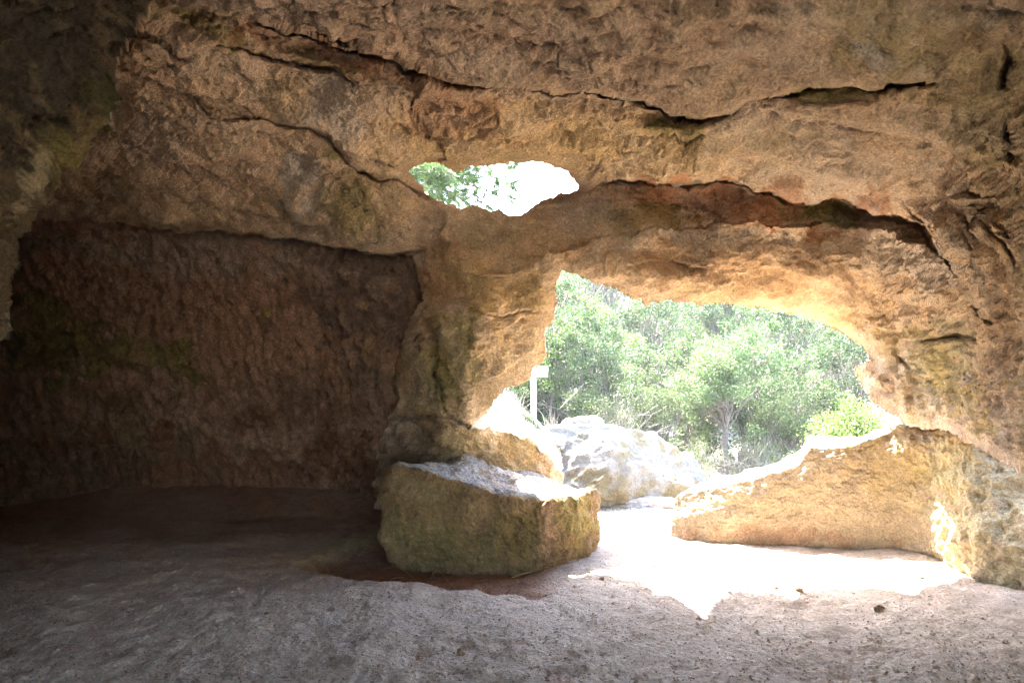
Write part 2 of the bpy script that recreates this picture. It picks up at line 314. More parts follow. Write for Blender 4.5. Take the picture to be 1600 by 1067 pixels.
for g, dp, w in [([(470,48),(520,66),(580,84),(640,102),(700,125),(760,136)], .22, 7), ([(985,157),(1030,163),(1065,178),(1100,187),(1135,178)], .35, 7),
             ([(1232,153),(1260,142),(1290,136),(1345,136),(1372,141),(1400,137),(1440,128),(1470,120)], .25, 5), ([(1232,153),(1262,160),(1310,162),(1350,158),(1372,148)], .10, 4),
             ([(200,38),(225,45),(256,60),(275,75),(290,82),(310,85)], .12, 4), ([(395,32),(430,42),(470,50)], .18, 6),
             ([(350,65),(375,75),(410,82),(440,98),(480,104),(520,112),(560,125)], .16, 5), ([(290,150),(320,170),(345,182)], .06, 4),
             ([(335,182),(370,180),(420,186),(455,196),(478,200),(500,212),(520,220),(560,262),(600,278),(635,288)], .12, 5),
             ([(355,165),(365,145),(372,138)], .06, 4), ([(505,240),(485,275),(462,310),(448,345)], -.07, 12), ([(520,250),(500,290),(485,340)], .07, 12),
             ([(560,230),(600,250),(630,262)], .06, 4), ([(1432,532),(1460,526),(1490,527),(1535,532)], .10, 3.5), ([(1350,490),(1375,494),(1398,484)], .05, 3),
             ([(1395,553),(1415,560),(1430,572),(1435,585)], .09, 5), ([(1380,548),(1410,554)], .06, 4),
             ([(1490,305),(1520,299),(1560,300),(1585,290)], .10, 4), ([(1515,470),(1530,485),(1555,500),(1565,485)], .09, 5),
             ([(1440,290),(1460,330),(1490,370),(1530,430),(1560,480)], -.06, 9), ([(1545,350),(1575,390),(1592,420)], .12, 6), ([(1560,340),(1585,370),(1600,390)], .1, 4), ([(1510,350),(1530,395),(1540,400)], .06, 4),
             ([(1565,60),(1575,100),(1560,150)], .15, 6), ([(640,175),(690,165),(740,162),(775,180)], .05, 4)]:
    groove(g, dp, w)
bowl(705,180,75,38,.16,5,.6); bowl(1050,185,75,20,.12,5); bowl(1545,325,48,32,.22,-10); bowl(1300,147,60,11,.10,0,.5); bowl(1585,215,20,45,.3,0)
bowl(155,150,22,60,.14,8,.5); bowl(855,322,60,20,.20,-12); bowl(560,330,30,60,-.12,20); bowl(1330,335,60,18,.12,5)
bowl(640,200,70,30,.1,20); bowl(470,80,90,22,.12,15); bowl(1000,425,110,25,-.10,5); bowl(590,110,70,16,.1,20)

POS = (DIR*R[:, None]).reshape(nr, nc, 3)
def gnorm(G):
    a = np.gradient(G, axis=1); b = np.gradient(G, axis=0); n = np.cross(a, b); n /= np.linalg.norm(n, axis=2)[..., None]+1e-12; return n
NB = gnorm(POS); NB = np.where((NB*POS).sum(-1, keepdims=True) > 0, -NB, NB)   # towards the room
for _ in range(30):
    NB[1:-1, 1:-1] = (NB[1:-1, 1:-1]*2+NB[:-2, 1:-1]+NB[2:, 1:-1]+NB[1:-1, :-2]+NB[1:-1, 2:])/6
NB /= np.linalg.norm(NB, axis=2)[..., None]+1e-9
P3 = POS.reshape(-1, 3); NBf = NB.reshape(-1, 3)
ceilm = np.isin(LAB, [0, 1, 2, 3])
strat = P3*np.array([.8, .8, 2.6])
disp = .085*fbm(P3, .95, 2, 20) + .045*fbm(P3, .34, 2, 24) + .022*ridge(strat, .30, 2, 31) + .022*fbm(P3, .12, 2, 28) + .011*fbm(P3, .055, 1, 35) + .009*fbm(P3, .030, 1, 39)
nk = LAB == 4
pit = np.minimum(0, .25-np.abs(pn(P3, .16, 50)))*.05 + ridge(P3*np.array([1, 1, .5]), .20, 3, 52)*.075
def terrace(P, s_, n_, seed, sharp=.22):
    q_ = fbm(P, s_, 4, seed, .55)*n_; f_ = np.floor(q_); return (f_+sst(0, sharp, q_-f_))/n_
disp += .075*terrace(strat, .75, 3.2, 300) - .065*fbm(strat, .75, 4, 300, .55)
disp += .035*terrace(P3, .28, 3.0, 310, .3)
disp = np.where(nk, .10*fbm(P3, 1.1, 2, 20) + .03*fbm(P3, .3, 2, 24) + pit + .05*terrace(P3*np.array([1,1,.7]), .45, 3.0, 320, .3) + .010*fbm(P3, .045, 2, 40), disp)
dedge = np.full(len(R), 1e4)
for poly in (SKYL, MOUTH):
    dd, _, _, _ = segdist(PX[ix], PY[ix], poly, True); dedge[ix] = np.minimum(dedge[ix], dd)
disp *= (.25+.75*sst(0, 40, dedge))*(.45+.55*sst(1, 18, QD))
disp = np.where(ok & (np.abs(PX-800) < 1100), disp, disp*.4)
P3 = P3 + NBf*disp[:, None]
cr_ = np.zeros(len(R))
for g, dp, w in [(SLABE[3:-6], .16, 2.2), ([(215,42),(256,60),(290,80)], .10, 2), ([(395,30),(430,42),(475,54),(530,70),(590,86),(640,101)], .16, 3),
                 ([(185,107),(240,127),(290,154),(330,183),(380,187),(430,189),(480,200),(520,221),(560,265),(600,279),(640,293)], .10, 2), ([(320,76),(350,72),(410,86),(440,102),(500,108),(560,128)], .09, 2),
                 ([(1230,152),(1290,137),(1345,137),(1400,136),(1470,120)], .2, 3), ([(1232,153),(1262,161),(1310,163),(1358,159),(1376,150)], .08, 1.8), ([(1400,298),(1440,347),(1480,402),(1500,425)], .08, 2),
                 ([(905,302),(950,285),(1000,282),(1100,280),(1150,284),(1200,302),(1240,318),(1290,314),(1330,316),(1370,334),(1430,347),(1465,392),(1495,422)], .12, 2.2),
                 ([(1432,533),(1460,527),(1490,528),(1535,533)], .14, 2.2), ([(694,470),(722,477),(739,484),(754,493),(781,499),(812,490),(840,486)], .10, 2), ([(700,480),(692,500),(678,520),(676,560),(682,590),(694,615),(698,650)], .08, 1.8), ([(676,520),(650,530),(615,542)], .07, 1.6),
                 ([(608,651),(640,653),(662,651)], .14, 2.2), ([(705,658),(730,661),(745,660)], .10, 2), ([(1490,306),(1520,300),(1560,301),(1590,289)], .1, 2), ([(1515,470),(1530,486),(1555,501),(1568,484)], .1, 2.2), ([(1400,556),(1420,562),(1434,575)], .08, 2), ([(40,345),(25,372),(18,400)], .05, 2),
                 ([(1040,95),(1075,112),(1120,108)], .03, 2), ([(860,75),(905,92),(930,88)], .03, 2), ([(1020,205),(1080,212),(1140,206)], .04, 2), ([(1540,345),(1565,372),(1580,402)], .12, 3), ([(1505,352),(1520,378),(1530,402)], .06, 2)]:
    d, s, e = stroke(g); k_ = np.clip(.75+1.6*pn(P2, 60, int(g[0][0])), .05, 1.4); cr_ = cr_ + dp*e*k_*np.exp(-(d/(w*(.55+.6*k_)))**2)
P3 = P3 + DIR*cr_[:, None]
WPOS = P3 + np.array([0, 0, H])
NN = gnorm(P3.reshape(nr, nc, 3)); NN = np.where((NN*POS).sum(-1, keepdims=True) > 0, -NN, NN).reshape(-1, 3)

# stone colours, with some light and shade painted in: sandstone, ochre, red iron bands, grey crust, moss, soot
SAND = (.64, .455, .285); PINK = (.63, .43, .295); OCH = (.66, .465, .225); RED = (.42, .19, .09); GREY = (.50, .43, .355); MOSS = (.26, .225, .07); SOOT = (.085, .062, .048); BROWN = (.26, .17, .105); PALE = (.58, .50, .40); UMB = (.15, .095, .06)
def paint(col, W, items, ns=38, seed=60, rough=.9):
    n1 = fbm(W, ns, 4, seed, .6)
    for k, (cx, cy, rx, ry, rot, c, st) in enumerate(items):
        a, b = math.cos(math.radians(rot)), math.sin(math.radians(rot))
        u = ((W[:, 0]-cx)*a+(W[:, 1]-cy)*b)/rx; v = (-(W[:, 0]-cx)*b+(W[:, 1]-cy)*a)/ry
        w = st*sst(0, .7, 1.15-np.sqrt(u*u+v*v)+rough*n1*(1 if k % 2 else -1))
        col[:] = col*(1-w[:, None]) + np.array(c)*w[:, None]
BL = [(800,60,600,90,4,PINK,.7),(1150,10,120,22,3,SOOT,.6),(1450,60,150,110,20,MOSS,.5),(1360,75,60,22,10,GREY,.7),(1540,60,70,90,0,BROWN,.5),(1550,180,90,110,0,(.33,.27,.12),.6),
      (800,230,260,60,5,OCH,.6),(1000,215,260,40,4,OCH,.7),(1060,200,60,14,5,MOSS,.7),(1300,148,60,10,0,(.48,.42,.14),.8),(705,180,75,38,5,RED,.55),(1300,250,200,60,10,GREY,.35),
      (1180,320,290,36,4,RED,.85),(1280,335,70,16,5,MOSS,.8),(1010,340,80,30,-5,MOSS,.5),(1060,300,80,18,0,RED,.6),(900,340,60,35,-20,GREY,.6),(760,365,90,25,0,(.33,.26,.12),.6),(690,390,60,20,0,(.42,.22,.10),.5),
      (1130,375,230,18,2,PALE,.7),(1020,390,90,16,0,PALE,.5),(1150,420,250,40,5,(.52,.32,.16),.6),(1090,405,40,18,10,BROWN,.6),(1230,400,90,30,25,BROWN,.65),(1120,460,120,14,4,(.60,.46,.26),.8),(1300,500,60,30,30,(.60,.44,.24),.6),
      (1440,400,90,60,35,GREY,.6),(1360,400,50,40,20,PALE,.4),(1480,340,60,50,40,PALE,.35),(1470,590,110,70,10,(.42,.30,.10),.7),(1480,560,40,60,10,MOSS,.45),(1385,600,60,45,40,(.50,.30,.15),.6),(1560,620,50,110,5,(.40,.26,.17),.7),
      (300,230,180,90,10,PINK,.6),(480,270,36,50,15,GREY,.8),(230,220,50,40,0,GREY,.35),(560,330,45,55,20,MOSS,.6),(600,300,36,45,20,OCH,.5),(520,235,30,14,30,MOSS,.8),(180,310,100,26,5,BROWN,.5),(250,120,70,20,25,PINK,.5),(520,160,50,40,30,GREY,.6),(340,50,60,18,20,MOSS,.6),(280,20,60,18,20,MOSS,.5),(450,70,120,18,14,RED,.6),(600,115,90,14,15,RED,.5),(500,100,80,12,14,MOSS,.5),(440,150,40,25,20,OCH,.4),
      (420,330,60,18,8,BROWN,.4),(250,345,260,12,3,BROWN,.5),
      (760,440,110,50,0,OCH,.7),(700,440,40,40,0,(.50,.28,.13),.5),(740,560,70,90,0,OCH,.7),(720,510,40,35,10,GREY,.35),(700,560,50,90,10,MOSS,.6),(655,600,40,60,10,MOSS,.65),(720,620,50,40,0,MOSS,.5),(830,540,50,70,0,(.58,.42,.22),.6),(800,460,60,30,0,OCH,.5),
      (690,700,80,40,0,MOSS,.5),(800,700,60,40,20,OCH,.8),(632,715,80,75,0,(.25,.15,.09),.9),(640,560,36,110,0,(.30,.19,.11),.65)]  # left of the sill and pillar painted a darker brown
T = np.tile(np.array(SAND), (len(R), 1)).astype(np.float64)
W2 = np.stack([WX, WY, np.zeros_like(WX)], 1)
paint(T, W2, BL)
nmix = sst(-.2, .5, fbm(P3, .5, 4, 70))
T = T*(1-.25*nmix[:, None]) + np.array(GREY)*(.25*nmix[:, None])
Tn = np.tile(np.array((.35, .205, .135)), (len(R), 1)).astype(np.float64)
paint(Tn, W2, [(300,390,320,45,3,(.34,.27,.21),.6),(570,480,110,130,10,(.16,.115,.09),.75),(60,520,80,120,0,(.15,.14,.045),.8),(200,550,120,40,10,(.20,.175,.055),.75),(350,760,420,90,0,(.20,.095,.055),.9),(100,720,200,90,0,(.12,.085,.045),.6),(500,640,120,60,0,(.16,.075,.04),.5)], seed=66)  # greyer top; red-brown foot darkened like the shaded corner with the floor
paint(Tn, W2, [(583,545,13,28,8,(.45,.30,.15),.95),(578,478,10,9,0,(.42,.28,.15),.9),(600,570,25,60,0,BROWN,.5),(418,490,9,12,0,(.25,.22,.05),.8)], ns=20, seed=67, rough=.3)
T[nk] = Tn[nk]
Tl = np.tile(np.array((.12, .09, .05)), (len(R), 1)).astype(np.float64)  # near rock kept dark in its colour, for the gloom there
paint(Tl, W2, [(60,90,190,150,0,(.05,.04,.028),.95),(110,225,55,36,-40,(.20,.15,.06),.6),(155,150,24,60,8,(.07,.065,.02),.9),(40,270,16,70,25,(.34,.28,.17),.8),(90,240,30,40,0,MOSS,.5)], seed=68)  # shade at top left, lit fin and lit rim painted in, besides moss
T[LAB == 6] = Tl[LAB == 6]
T[~FR & (LAB != 6)] = np.array((.36, .26, .17))
T = np.clip(T, .01, .9)

# faces: drop the two openings, an unseen opening behind the camera sized for cool fill light, and everything under the floor
FQ = gridfaces(nr, nc)
a_ = np.cross(WPOS[FQ[:, 1]]-WPOS[FQ[:, 0]], WPOS[FQ[:, 3]]-WPOS[FQ[:, 0]])
if np.median((a_*DIR[FQ[:, 0]]).sum(1)) > 0: FQ = FQ[:, ::-1]
hole = ((inpoly(EX, EY, SKYL) & (PY < 338)) | inpoly(EX, EY, MOUTH)) & ok
hf = hole[FQ].sum(1) >= 3
under = (WPOS[FQ][:, :, 2] < -.35).all(1)
cen = DIR[FQ[:, 0]]
back = (cen[:, 1] < -.30) & (cen[:, 2] < .30) & (np.abs(cen[:, 0]-.25) < .46)
keep = ~(hf | under | back)
FK = FQ[keep]; lab_f = LAB[FK[:, 0]]
names = {(0, 1, 2, 3): 'cave_ceiling', (4,): 'wall_left', (5,): 'wall_sill', (6,): 'wall_near'}
for labs, nm in names.items():
    f = FK[np.isin(lab_f, labs)]
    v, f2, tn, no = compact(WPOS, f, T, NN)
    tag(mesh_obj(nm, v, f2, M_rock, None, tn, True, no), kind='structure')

# rock mass behind the shell, thin at the mouth, with an unseen hood added to keep sun out of the skylight
th = np.minimum(1.1, .04 + .28*dedge*R/F)
skyd = np.full(len(R), 1e4); dd, _, _, _ = segdist(PX[ix], PY[ix], SKYL, True); skyd[ix] = dd
hood = np.where((skyd < 130) & (PY < 345), sst(345, 300, PY), 0); th = np.maximum(th, 1.6*hood)
th = np.maximum(th, 1.1*np.where(FR, sst(1325, 1372, PX)*sst(455, 520, PY), 0))  # jamb thickened out of view so that it shades the right wall
kf = (~hf).reshape(nr-1, nc-1); VI = np.arange(nr*nc).reshape(nr, nc)
e = []
a1, a2 = np.where(kf[:, 1:] != kf[:, :-1]); e.append(np.stack([VI[a1, a2+1], VI[a1+1, a2+1]], 1))
a1, a2 = np.where(kf[1:] != kf[:-1]); e.append(np.stack([VI[a1+1, a2], VI[a1+1, a2+1]], 1))
e = np.concatenate(e); e = e[(P3[e][:, :, 2] > -H-.3).all(1)]
ue, inv = np.unique(e, return_inverse=True); inv = inv.reshape(e.shape); nU = len(ue)
RV = [WPOS[ue] + DIR[ue]*(th[ue]*k)[:, None] + (fbm(WPOS[ue]*(1+k), .15, 2, 82)*.03*k)[:, None] for k in (0, .5, 1)]
RF = np.concatenate([np.stack([inv[:, 0]+j*nU, inv[:, 1]+j*nU, inv[:, 1]+(j+1)*nU, inv[:, 0]+(j+1)*nU], 1) for j in (0, 1)])
tag(mesh_obj('rock_rim', np.concatenate(RV), RF, M_rock, None, np.tile(T[ue], (3, 1))), kind='structure')
th = np.where(dedge > 9e3, 1.1, th)
step = 5
iaz = np.unique(np.concatenate([np.arange(0, nc, step), [nc-1]])); iel = np.unique(np.concatenate([np.arange(0, nr, step), [nr-1]]))
sel = (iel[:, None]*nc + iaz[None]).ravel()
OUTP = (P3 + DIR*th[:, None])[sel] + np.array([0, 0, H])
fo = gridfaces(len(iel), len(iaz)); so = sel[fo]
bad = hole[so].any(1) | (OUTP[fo][:, :, 2] < -.6).all(1) | ((DIR[so[:, 0], 1] < -.30) & (DIR[so[:, 0], 2] < .30) & (np.abs(DIR[so[:, 0], 0]-.25) < .46)) | (dedge[so] < 12).any(1)
fo = fo[~bad]
OUTP += (.12*fbm(OUTP, .8, 3, 80)*np.clip(th[sel], 0, 1))[:, None]*DIR[sel]
v, f2, tn = compact(OUTP, fo, np.tile(np.array((.30, .27, .21)), (len(sel), 1)))
tag(mesh_obj('cliff', v, f2, M_pale, None, tn), kind='structure')

# ------------------------------------------------------------------ cave floor
raz = az; fel = np.concatenate([-np.array([85, 75, 65, 55, 48, 42, 37, 33, 30, 28]), np.arange(-26.5, -8.3, .062), -np.array([8.3, 8.15, 8.0, 7.9, 7.8])])
A2, E2 = np.meshgrid(np.radians(raz), np.radians(fel))
fd = H/np.tan(-E2)
FX, FY = fd*np.sin(A2), fd*np.cos(A2)
FP = np.stack([FX, FY, np.zeros_like(FX)], -1).reshape(-1, 3)
def pxy(P):
    Q = P - np.array([0, 0, H]); t_ = Q@fv; g = t_ > .3; t_ = np.where(g, t_, 1)
    return np.where(g, 800+F*Q[:, 0]/t_, -9999), np.where(g, 533.5-F*(Q@uv_)/t_, 9999)
fpx, fpy = pxy(FP)
fp2 = np.stack([fpx, fpy*2, 0*fpx], 1)
fwx = fpx + 6*pn(fp2, 40, 11); fwy = fpy + 3*pn(fp2, 40, 12) + 1.2*pn(fp2, 12, 13)
rimx = [300, 460, 520, 600, 680, 760, 840, 900, 960, 1040]; rimy = [870, 884, 898, 911, 920, 929, 934, 930, 915, 880]
ry = np.interp(fwx, rimx, rimy)
leftb = np.interp(fwy, [790, 820, 850, 880, 900], [640, 600, 530, 462, 440])
holl = sst(-1, 8, ry-fwy)*sst(0, 45, fwx-leftb)*(1-sst(800, 900, fwx))*(fpx > 200)
FZ = -.10*holl + .035*fbm(FP, 1.3, 2, 90) + .020*fbm(FP, .38, 2, 93)*(1-.6*holl) + .012*fbm(FP, .14, 2, 96) + .006*ridge(FP, .08, 2, 97) + .004*fbm(FP, .03, 2, 99)
FZ += .10*sst(.2, 1.1, FX.ravel()-4.0+.15*FY.ravel()*0)*(FY.ravel() > 1)
FZ += .30*sst(9.3, 10.9, FP[:, 1])*(1-sst(-1.6, -.9, FP[:, 0]))
foot = np.zeros(len(FP))
for k in range(150):
    cx, cy = rng.uniform(-3.6, 4), rng.uniform(3.3, 9); a = rng.uniform(0, math.pi)
    u = (FP[:, 0]-cx)*math.cos(a)+(FP[:, 1]-cy)*math.sin(a); w = -(FP[:, 0]-cx)*math.sin(a)+(FP[:, 1]-cy)*math.cos(a)
    q = (u/rng.uniform(.10, .17))**2+(w/rng.uniform(.045, .08))**2
    foot += -.016*np.exp(-q)+.007*np.exp(-(np.sqrt(q)-1.6)**2*5)
FZ += foot*(1-holl*.5)
FP[:, 2] = FZ
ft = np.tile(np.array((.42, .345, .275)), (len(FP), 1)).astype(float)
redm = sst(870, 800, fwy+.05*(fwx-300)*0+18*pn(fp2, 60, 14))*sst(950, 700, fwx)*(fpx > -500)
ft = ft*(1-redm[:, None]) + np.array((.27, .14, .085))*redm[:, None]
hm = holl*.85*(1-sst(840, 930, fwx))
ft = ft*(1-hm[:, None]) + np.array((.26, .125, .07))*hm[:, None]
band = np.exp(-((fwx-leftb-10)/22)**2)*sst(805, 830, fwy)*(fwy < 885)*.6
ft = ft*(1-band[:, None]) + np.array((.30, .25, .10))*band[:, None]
nm_ = sst(-.1, .6, fbm(FP, .6, 4, 98, .6))[:, None]*.35; ft = ft*(1-nm_)+np.array((.30, .22, .16))*nm_
ff = gridfaces(len(fel), len(raz)); r_ok = (FP[ff][:, :, :2]**2).sum(-1).max(1) < 13.5**2
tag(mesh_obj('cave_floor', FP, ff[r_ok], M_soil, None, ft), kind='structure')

# ------------------------------------------------------------------ low rock wall that closes the mouth on the right and runs on towards us
st = []   # base inner (px,py), inner top (px,py at its Y), back rise, thickness, back direction
PB = [((1040,830), (1046,784), .03, .12), ((1044,831), (1050,778), .10, .55), ((1066,836), (1072,771), .10, .7), ((1110,842), (1115,764), .09, .75), ((1150,846), (1150,756), .09, .75), ((1200,850), (1198,742), .06, .75), ((1250,853), (1250,727), .03, .7), ((1258,853), (1257,716), .03, .7), ((1264,854), (1265,701), .05, .65), ((1300,856), (1300,701), .06, .6), ((1330,858), (1330,700), .05, .6), ((1352,860), (1355,690), .05, .6), ((1400,864), (1395,672), .05, .6),
      ((1440,872), (1430,664), .06, .6), ((1476,884), (1475,655), .1, .6), ((1500,903), (1510,660), .1, .6), ((1545,914), (1545,670), .1, .6), ((1580,921), (1590,690), .1, .6), ((1610,926), (1630,700), .1, .6)]
lean = [.0, .0, .0, .0, .0, .0, .0, .0, .0, .0, .0, .0, .05, .2, .35, .4, .4, .4, .4]
base_p, top_p, rise, thick = [], [], [], []
for (b, tt, rs, tk), ln in zip(PB, lean):
    bp = floor_at(*b); base_p.append(bp); top_p.append(at(tt[0], tt[1], bp[1]+ln)); rise.append(rs); thick.append(tk)
for (bx, by, tz) in [(4.35, 5.2, 1.5), (4.8, 4, 1.6), (5.3, 2.5, 1.8), (5.5, .5, 1.8), (5.5, -2, 1.8)]:
    base_p.append(np.array([bx, by, 0.])); top_p.append(np.array([bx+.5, by+.3, tz])); rise.append(.1); thick.append(.6)
base_p, top_p, rise, thick = map(np.array, (base_p, top_p, rise, thick))
arc = np.concatenate([[0], np.cumsum(np.linalg.norm(np.diff(base_p[:, :2], axis=0), axis=1))])
vis = arc[18]
S = np.concatenate([np.arange(0, vis, .0095), np.linspace(vis, arc[-1], 120)])
def ip(A): return np.stack([np.interp(S, arc, A[:, i]) for i in range(A.shape[1])], 1) if A.ndim == 2 else np.interp(S, arc, A)
Bp, Tp, Rs, Tk = ip(base_p), ip(top_p), ip(rise), ip(thick)
kk = np.ones(61)/61
def smooth(A): return np.stack([np.convolve(np.pad(A[:, i], 30, mode='edge'), kk, 'valid') for i in range(A.shape[1])], 1)
Bs = smooth(Bp); Tp[:, :2] = smooth(Tp[:, :2])
tang = np.gradient(Bs, axis=0); tang /= np.linalg.norm(tang, axis=1)[:, None]+1e-9
outn = np.stack([-tang[:, 1], tang[:, 0], 0*tang[:, 0]], 1)   # away from the room
outn = np.stack([np.convolve(np.pad(outn[:, i], 60, mode='edge'), np.ones(121)/121, 'valid') for i in range(3)], 1)
na, nt_, nb = 110, 70, 20
prof = []
for k in np.linspace(0, 1, na):                        # inner face, undercut a little at its foot
    p = Bs*(1-k)+Tp*k; p[:, 2] = -.25*(1-k)**6 + Tp[:, 2]*k
    bow = -.05*math.sin(math.pi*min(1, k*1.05))**1.0 + .10*math.exp(-(k/.09)**2)
    prof.append(p+outn*bow*np.clip(S/.4, 0, 1)[:, None])
for k in np.linspace(0, 1, nt_)[1:]:
    p = Tp + outn*(Tk*k)[:, None]; p[:, 2] += Rs*math.sin(k*math.pi/2) + .015*math.sin(k*9); prof.append(p)
for k in np.linspace(0, 1, nb)[1:]:
    p = prof[na+nt_-2] + outn*.25*k; q = p.copy(); q[:, 2] = p[:, 2]*(1-k) - .5*k; prof.append(q)
G = np.array(prof)                                     # rows x along
NG = gnorm(G); ref = np.array([3.0, 9.5, -1.0]); cenG = G.mean(axis=0, keepdims=True)
NG = np.where(((G-cenG)*NG).sum(-1, keepdims=True) < 0, -NG, NG)
for _ in range(6): NG[1:-1] = (NG[1:-1]+NG[:-2]+NG[2:])/3
GP = G.reshape(-1, 3); gn = NG.reshape(-1, 3)
gpx, gpy = pxy(GP)
rghm = sst(1400, 1500, gpx)
amp = np.repeat((np.clip(S/.12, .15, 1))[None], len(G), 0).ravel()
dW = (.05*fbm(GP, .6, 2, 110) + .03*(lambda q_: (np.floor(q_)+sst(0, .3, q_-np.floor(q_)))/3)(fbm(GP*np.array([1,1,1.5]), .4, 4, 330, .55)*3) + .018*fbm(GP, .2, 3, 113) + .012*ridge(GP*np.array([1, 1, 1.7]), .10, 2, 117) + .005*fbm(GP, .035, 2, 119))*amp
dW += rghm*(.022*ridge(GP, .16, 3, 121) + .035*fbm(GP, .25, 3, 125) + .012*fbm(GP, .06, 2, 127))
GP = GP + gn*dW[:, None]; GP[:, 1] -= .03*0
gt = np.tile(np.array((.41, .315, .205)), (len(GP), 1)).astype(float)
gw = np.stack([gpx, gpy, 0*gpx], 1)
paint(gt, gw, [(1200,790,180,40,0,(.43,.325,.205),.7),(1250,840,220,14,2,(.34,.20,.12),.7),(1400,740,80,60,0,(.44,.33,.17),.7),(1540,820,110,130,0,(.42,.34,.19),.65),(1480,720,60,40,0,(.36,.30,.14),.6),(1580,800,60,120,0,(.38,.31,.18),.5),(1450,700,60,20,0,OCH,.5)], seed=130)
ngf = gridfaces(len(G), len(S))
o = mesh_obj('low_rock_wall', GP, ngf, M_rock, None, gt)
# close the left end
endr = G[:, 0]; ec = endr.mean(0)
tag(o, 'low golden rock wall curving round the right side of the cave mouth', 'rock wall')
EV = [GP.reshape(len(G), len(S), 3)[:, 0]]
for k in (.75, .5, .25, .02): EV.append(ec + (EV[0]-ec)*k + np.array([-.05*(1-k), 0, 0]))
ev = np.concatenate(EV); mesh_obj('end_face', ev, gridfaces(5, len(endr)), M_rock, o, np.tile(np.array((.52, .38, .21)), (len(ev), 1)))

# ------------------------------------------------------------------ the big flat-topped boulder
YF = lambda y: 7.0+(y-6.84)*(8.6-7.0)/(8.6-6.84)
plan = [(-1.22, 7.55), (-1.16, 7.25), (-.90, 7.02), (-.60, 6.93), (-.30, 6.86), (0, 6.84), (.30, 6.88), (.58, 6.98), (.74, 7.18), (.83, 7.5), (.80, 7.9), (.62, 8.25), (.35, 8.5), (0, 8.6), (-.4, 8.6), (-.75, 8.45), (-1.05, 8.2), (-1.2, 7.9)]
plan = [(a, YF(b)) for a, b in plan]
pl = np.array(plan + [plan[0]]); sarc = np.concatenate([[0], np.cumsum(np.linalg.norm(np.diff(pl, axis=0), axis=1))])
nphi = 760; q = np.linspace(0, sarc[-1], nphi, endpoint=False)
pb = np.stack([np.interp(q, sarc, pl[:, 0]), np.interp(q, sarc, pl[:, 1])], 1)
def circ(A, n):
    k = np.ones(n)/n; return np.stack([np.convolve(np.concatenate([A[-n:, i], A[:, i], A[:n, i]]), k, 'same')[n:-n] for i in range(A.shape[1])], 1)
pb = circ(pb, 15); pb = np.array([-.19, 7.8])+(pb-np.array([-.19, 7.8]))*np.array([.965, 1])
tops = [(605,740,7.5),(625,731,7.25),(660,731,7.1),(700,745,7.0),(740,763,6.95),(780,774,6.92),(820,780,6.92),(860,779,7.0),(890,774,7.15),(920,766,7.35),(926,770,7.8),(900,757,8.15),(875,750,8.4),(850,746,8.5),(820,742,8.55),(790,737,8.6),(762,724,8.5),(742,713,8.4),(722,710,8.3),(704,717,8.25),(690,726,8.3),(660,728,8.2),(625,734,8.1),(608,738,7.9),(760,752,7.6),(800,758,7.7),(690,736,7.7)]
tp = np.array([at(p[0], p[1], YF(p[2])) for p in tops])
cB = np.array([-.18, 7.8])
def topz(xy): return rbf(tp[:, :2], tp[:, 2], xy, 2, .08)
rows = []
zt = topz(cB+(pb-cB)*.965)
for k in np.linspace(0, 1, 150):
    ins = 1 - .07*(1-k)**2.5 - .035*k**14 + .018*math.sin(k*math.pi)
    xy = cB+(pb-cB)*ins; z = -.2*(1-k)+(zt-.02)*k + .02*0
    rows.append(np.concatenate([xy, z[:, None]], 1))
for k in np.linspace(1, .0, 150)[1:]:
    xy = cB+(pb-cB)*.965*max(k, .002); z = topz(xy); z -= .0; rows.append(np.concatenate([xy, z[:, None]], 1))
BG = np.array(rows)
BN = gnorm(np.concatenate([BG[:, -2:], BG, BG[:, :2]], 1))[:, 2:-2]
BN = np.where(((BG-np.array([cB[0], cB[1], .3]))*BN).sum(-1, keepdims=True) < 0, -BN, BN)
for _ in range(5): BN[1:-1] = (BN[1:-1]+BN[:-2]+BN[2:])/3
BP = BG.reshape(-1, 3); bn = BN.reshape(-1, 3)
istop = np.repeat((np.arange(len(rows)) >= 150)[:, None], nphi, 1).ravel()
dB = .055*(lambda q_: (np.floor(q_)+sst(0, .3, q_-np.floor(q_)))/3)(fbm(BP*np.array([1,1,.7]), .5, 4, 335, .55)*3)*(~istop) + .07*fbm(BP, .55, 2, 140) + .03*fbm(BP, .18, 2, 143) + np.where(istop, .012*ridge(BP*np.array([1, 1.2, 1]), .13, 3, 146), .014*ridge(BP, .09, 2, 147)) + .007*fbm(BP, .035, 2, 149)
BP = BP + bn*dB[:, None]
bt = np.tile(np.array((.29, .19, .095)), (len(BP), 1)).astype(float)
qpx, qpy = pxy(BP); bw = np.stack([qpx, qpy, 0*qpx], 1)
paint(bt, bw, [(760,850,90,40,0,(.19,.145,.055),.6),(820,830,30,50,10,(.165,.13,.045),.7),(700,800,40,40,0,(.21,.16,.07),.45),(640,840,50,40,0,(.26,.21,.08),.6),(860,820,24,50,8,(.42,.27,.16),.85),(760,800,60,24,0,(.36,.24,.12),.6),(910,840,14,30,0,(.15,.10,.05),.6),(690,850,30,26,0,(.17,.15,.05),.6),(900,810,25,40,0,(.36,.29,.10),.6),(720,870,80,16,0,(.15,.12,.05),.5),(640,760,50,22,0,(.38,.31,.17),.5)], seed=150)
tt_ = np.array((.27, .245, .22)); wt = np.where(istop, .85, 0)*sst(-.9, .1, fbm(BP, .2, 3, 152)+.2)  # cool light on the boulder top put into its colour
bt = bt*(1-wt[:, None]) + tt_*wt[:, None]
ob = mesh_obj('boulder', BP, gridfaces(len(rows), nphi, True), M_rock, None, bt)
tag(ob, 'big flat-topped mossy boulder lying on the cave floor beside the mouth', 'boulder')

